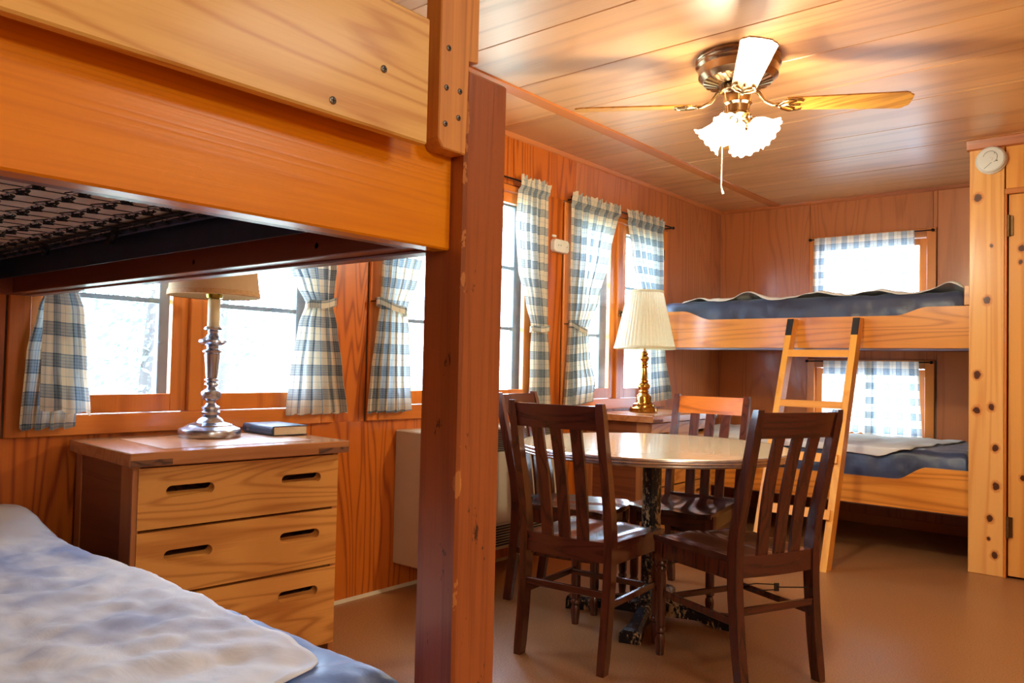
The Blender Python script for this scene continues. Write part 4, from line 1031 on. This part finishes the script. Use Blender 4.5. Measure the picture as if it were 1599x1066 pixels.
for k in range(4):
    m4 = Matrix.Rotation(th0 + k * PI / 2, 4, 'Z'); tilt = Matrix.Translation((0, 0, -.200)) @ Matrix.Rotation(math.radians(-11), 4, 'X')
    arm = obj('blade_arm', tube(BM(), [m4 @ Vector(p) for p in ((.055, 0, -.135), (.085, 0, -.150), (.110, 0, -.185), (.145, 0, -.203), (.175, 0, -.203))], .008, 8, [.009, .009, .008, .008, .010]), 'bright_brass', fn, smooth=True)
    bm = BM()
    for s in (-1, 1):
        tube(bm, [m4 @ tilt @ Vector(p) for p in ((.165, 0, -.006), (.185, s * .030, -.006), (.215, s * .046, -.006), (.250, s * .040, -.006), (.262, s * .030, -.006))], .0055, 6)
        tube(bm, [m4 @ tilt @ Vector(p) for p in ((.175, 0, -.006), (.205, s * .012, -.006), (.235, s * .030, -.006))], .0045, 6)
    tube(bm, [m4 @ tilt @ Vector(p) for p in ((.165, 0, -.006), (.235, 0, -.006), (.255, 0, -.006))], .005, 6)
    obj('blade_bracket', bm, 'bright_brass', arm, smooth=True)
    out = [(.195, -.048), (.60, -.062), (.655, -.066), (.672, -.058), (.676, -.046), (.690, -.040), (.694, 0), (.690, .040), (.676, .046), (.672, .058), (.655, .066), (.60, .062), (.195, .048), (.185, 0)]
    bm = BM(); prism(bm, out, 'z', -.003, .003, .001); bmesh.ops.transform(bm, matrix=m4 @ tilt, verts=bm.verts)
    obj('blade', bm, 'blade', fn)
for k in range(4):
    a = math.radians(8) + k * PI / 2; m4 = Matrix.Rotation(a, 4, 'Z') @ Matrix.Translation((.052, 0, -.278)) @ Matrix.Rotation(math.radians(128), 4, 'Y')
    fit = obj('shade_fitter', lathe(BM(), [(.010, -.02), (.012, 0), (.026, .004), (.028, .018), (.024, .02)], seg=16, mat=m4), 'bright_brass', fn, smooth=40)
    prof = [(.024, .012), (.034, .024), (.046, .045), (.050, .062), (.052, .078), (.060, .094), (.072, .104)]; seg = 48; bm = BM(); rings = []
    for r, z in prof:
        rf = max(0, (z - .06) / .044)
        rings.append([bm.verts.new(m4 @ Vector(((r + .005 * rf * math.sin(12 * 2 * PI * i / seg)) * math.cos(2 * PI * i / seg), (r + .005 * rf * math.sin(12 * 2 * PI * i / seg)) * math.sin(2 * PI * i / seg), z + .004 * rf * math.sin(12 * 2 * PI * i / seg + 1)))) for i in range(seg)])
    for x, y in zip(rings, rings[1:]):
        for i in range(seg): bm.faces.new((x[i], x[(i + 1) % seg], y[(i + 1) % seg], y[i]))
    obj('glass_shade', bm, 'lit_glass', fn, smooth=True)
    obj('bulb', lathe(BM(), [(.010, .012), (.012, .03), (.022, .055), (.024, .068), (.014, .085), (0, .09)], seg=16, mat=m4), 'lit_glass', fit, smooth=True)
pc = obj('pull_chain', tube(BM(), [(-.048, -.030, -.225), (-.052, -.034, -.30), (-.053, -.035, -.555)], .0018, 6), 'white_cord', fn)
obj('chain_knob', tube(BM(), [(-.053, -.035, -.548), (-.050, -.033, -.566), (-.046, -.030, -.580)], .004, 8, [.002, .004, .0055]), 'white_cord', pc)

# ------------------------------------------------------------------ trees outside the left windows
for i, (x, y, hgt, rr, sd_) in enumerate(((-3.4, 2.9, 2.6, .9, 1), (-6.6, 5.4, 3.4, 1.3, 2), (-6.8, .6, 3.0, 1.1, 3))):
    rnd = random.Random(sd_); t = thing('tree', ('pale leafy tree outside the first window', 'taller pale tree further out beyond the first window', 'pale tree outside at the far left of the first window')[i], 'tree', (x, y, -.7), group=None)
    obj('trunk', tube(BM(), [(0, 0, 0), (.05, .02, hgt * .5), (0, .1, hgt * .9)], .06, 8, [.08, .06, .03]), 'bark', t)
    bm = BM()
    for k in range(1500):
        v = Vector((rnd.gauss(0, 1), rnd.gauss(0, 1), rnd.gauss(0, 1))).normalized() * rr * rnd.random() ** .4; v.z *= .9
        n_ = Vector((rnd.uniform(-1, 1), rnd.uniform(-1, 1), rnd.uniform(-1, 1))).normalized(); a_ = n_.orthogonal().normalized(); b_ = n_.cross(a_); s_ = rnd.uniform(.02, .045); c_ = v + Vector((0, 0, hgt * .75))
        bm.faces.new([bm.verts.new(c_ + a_ * s_), bm.verts.new(c_ + b_ * s_ * .5), bm.verts.new(c_ - a_ * s_), bm.verts.new(c_ - b_ * s_ * .5)])
    f = obj('foliage', bm, 'leaf', t); f['kind'] = 'stuff'
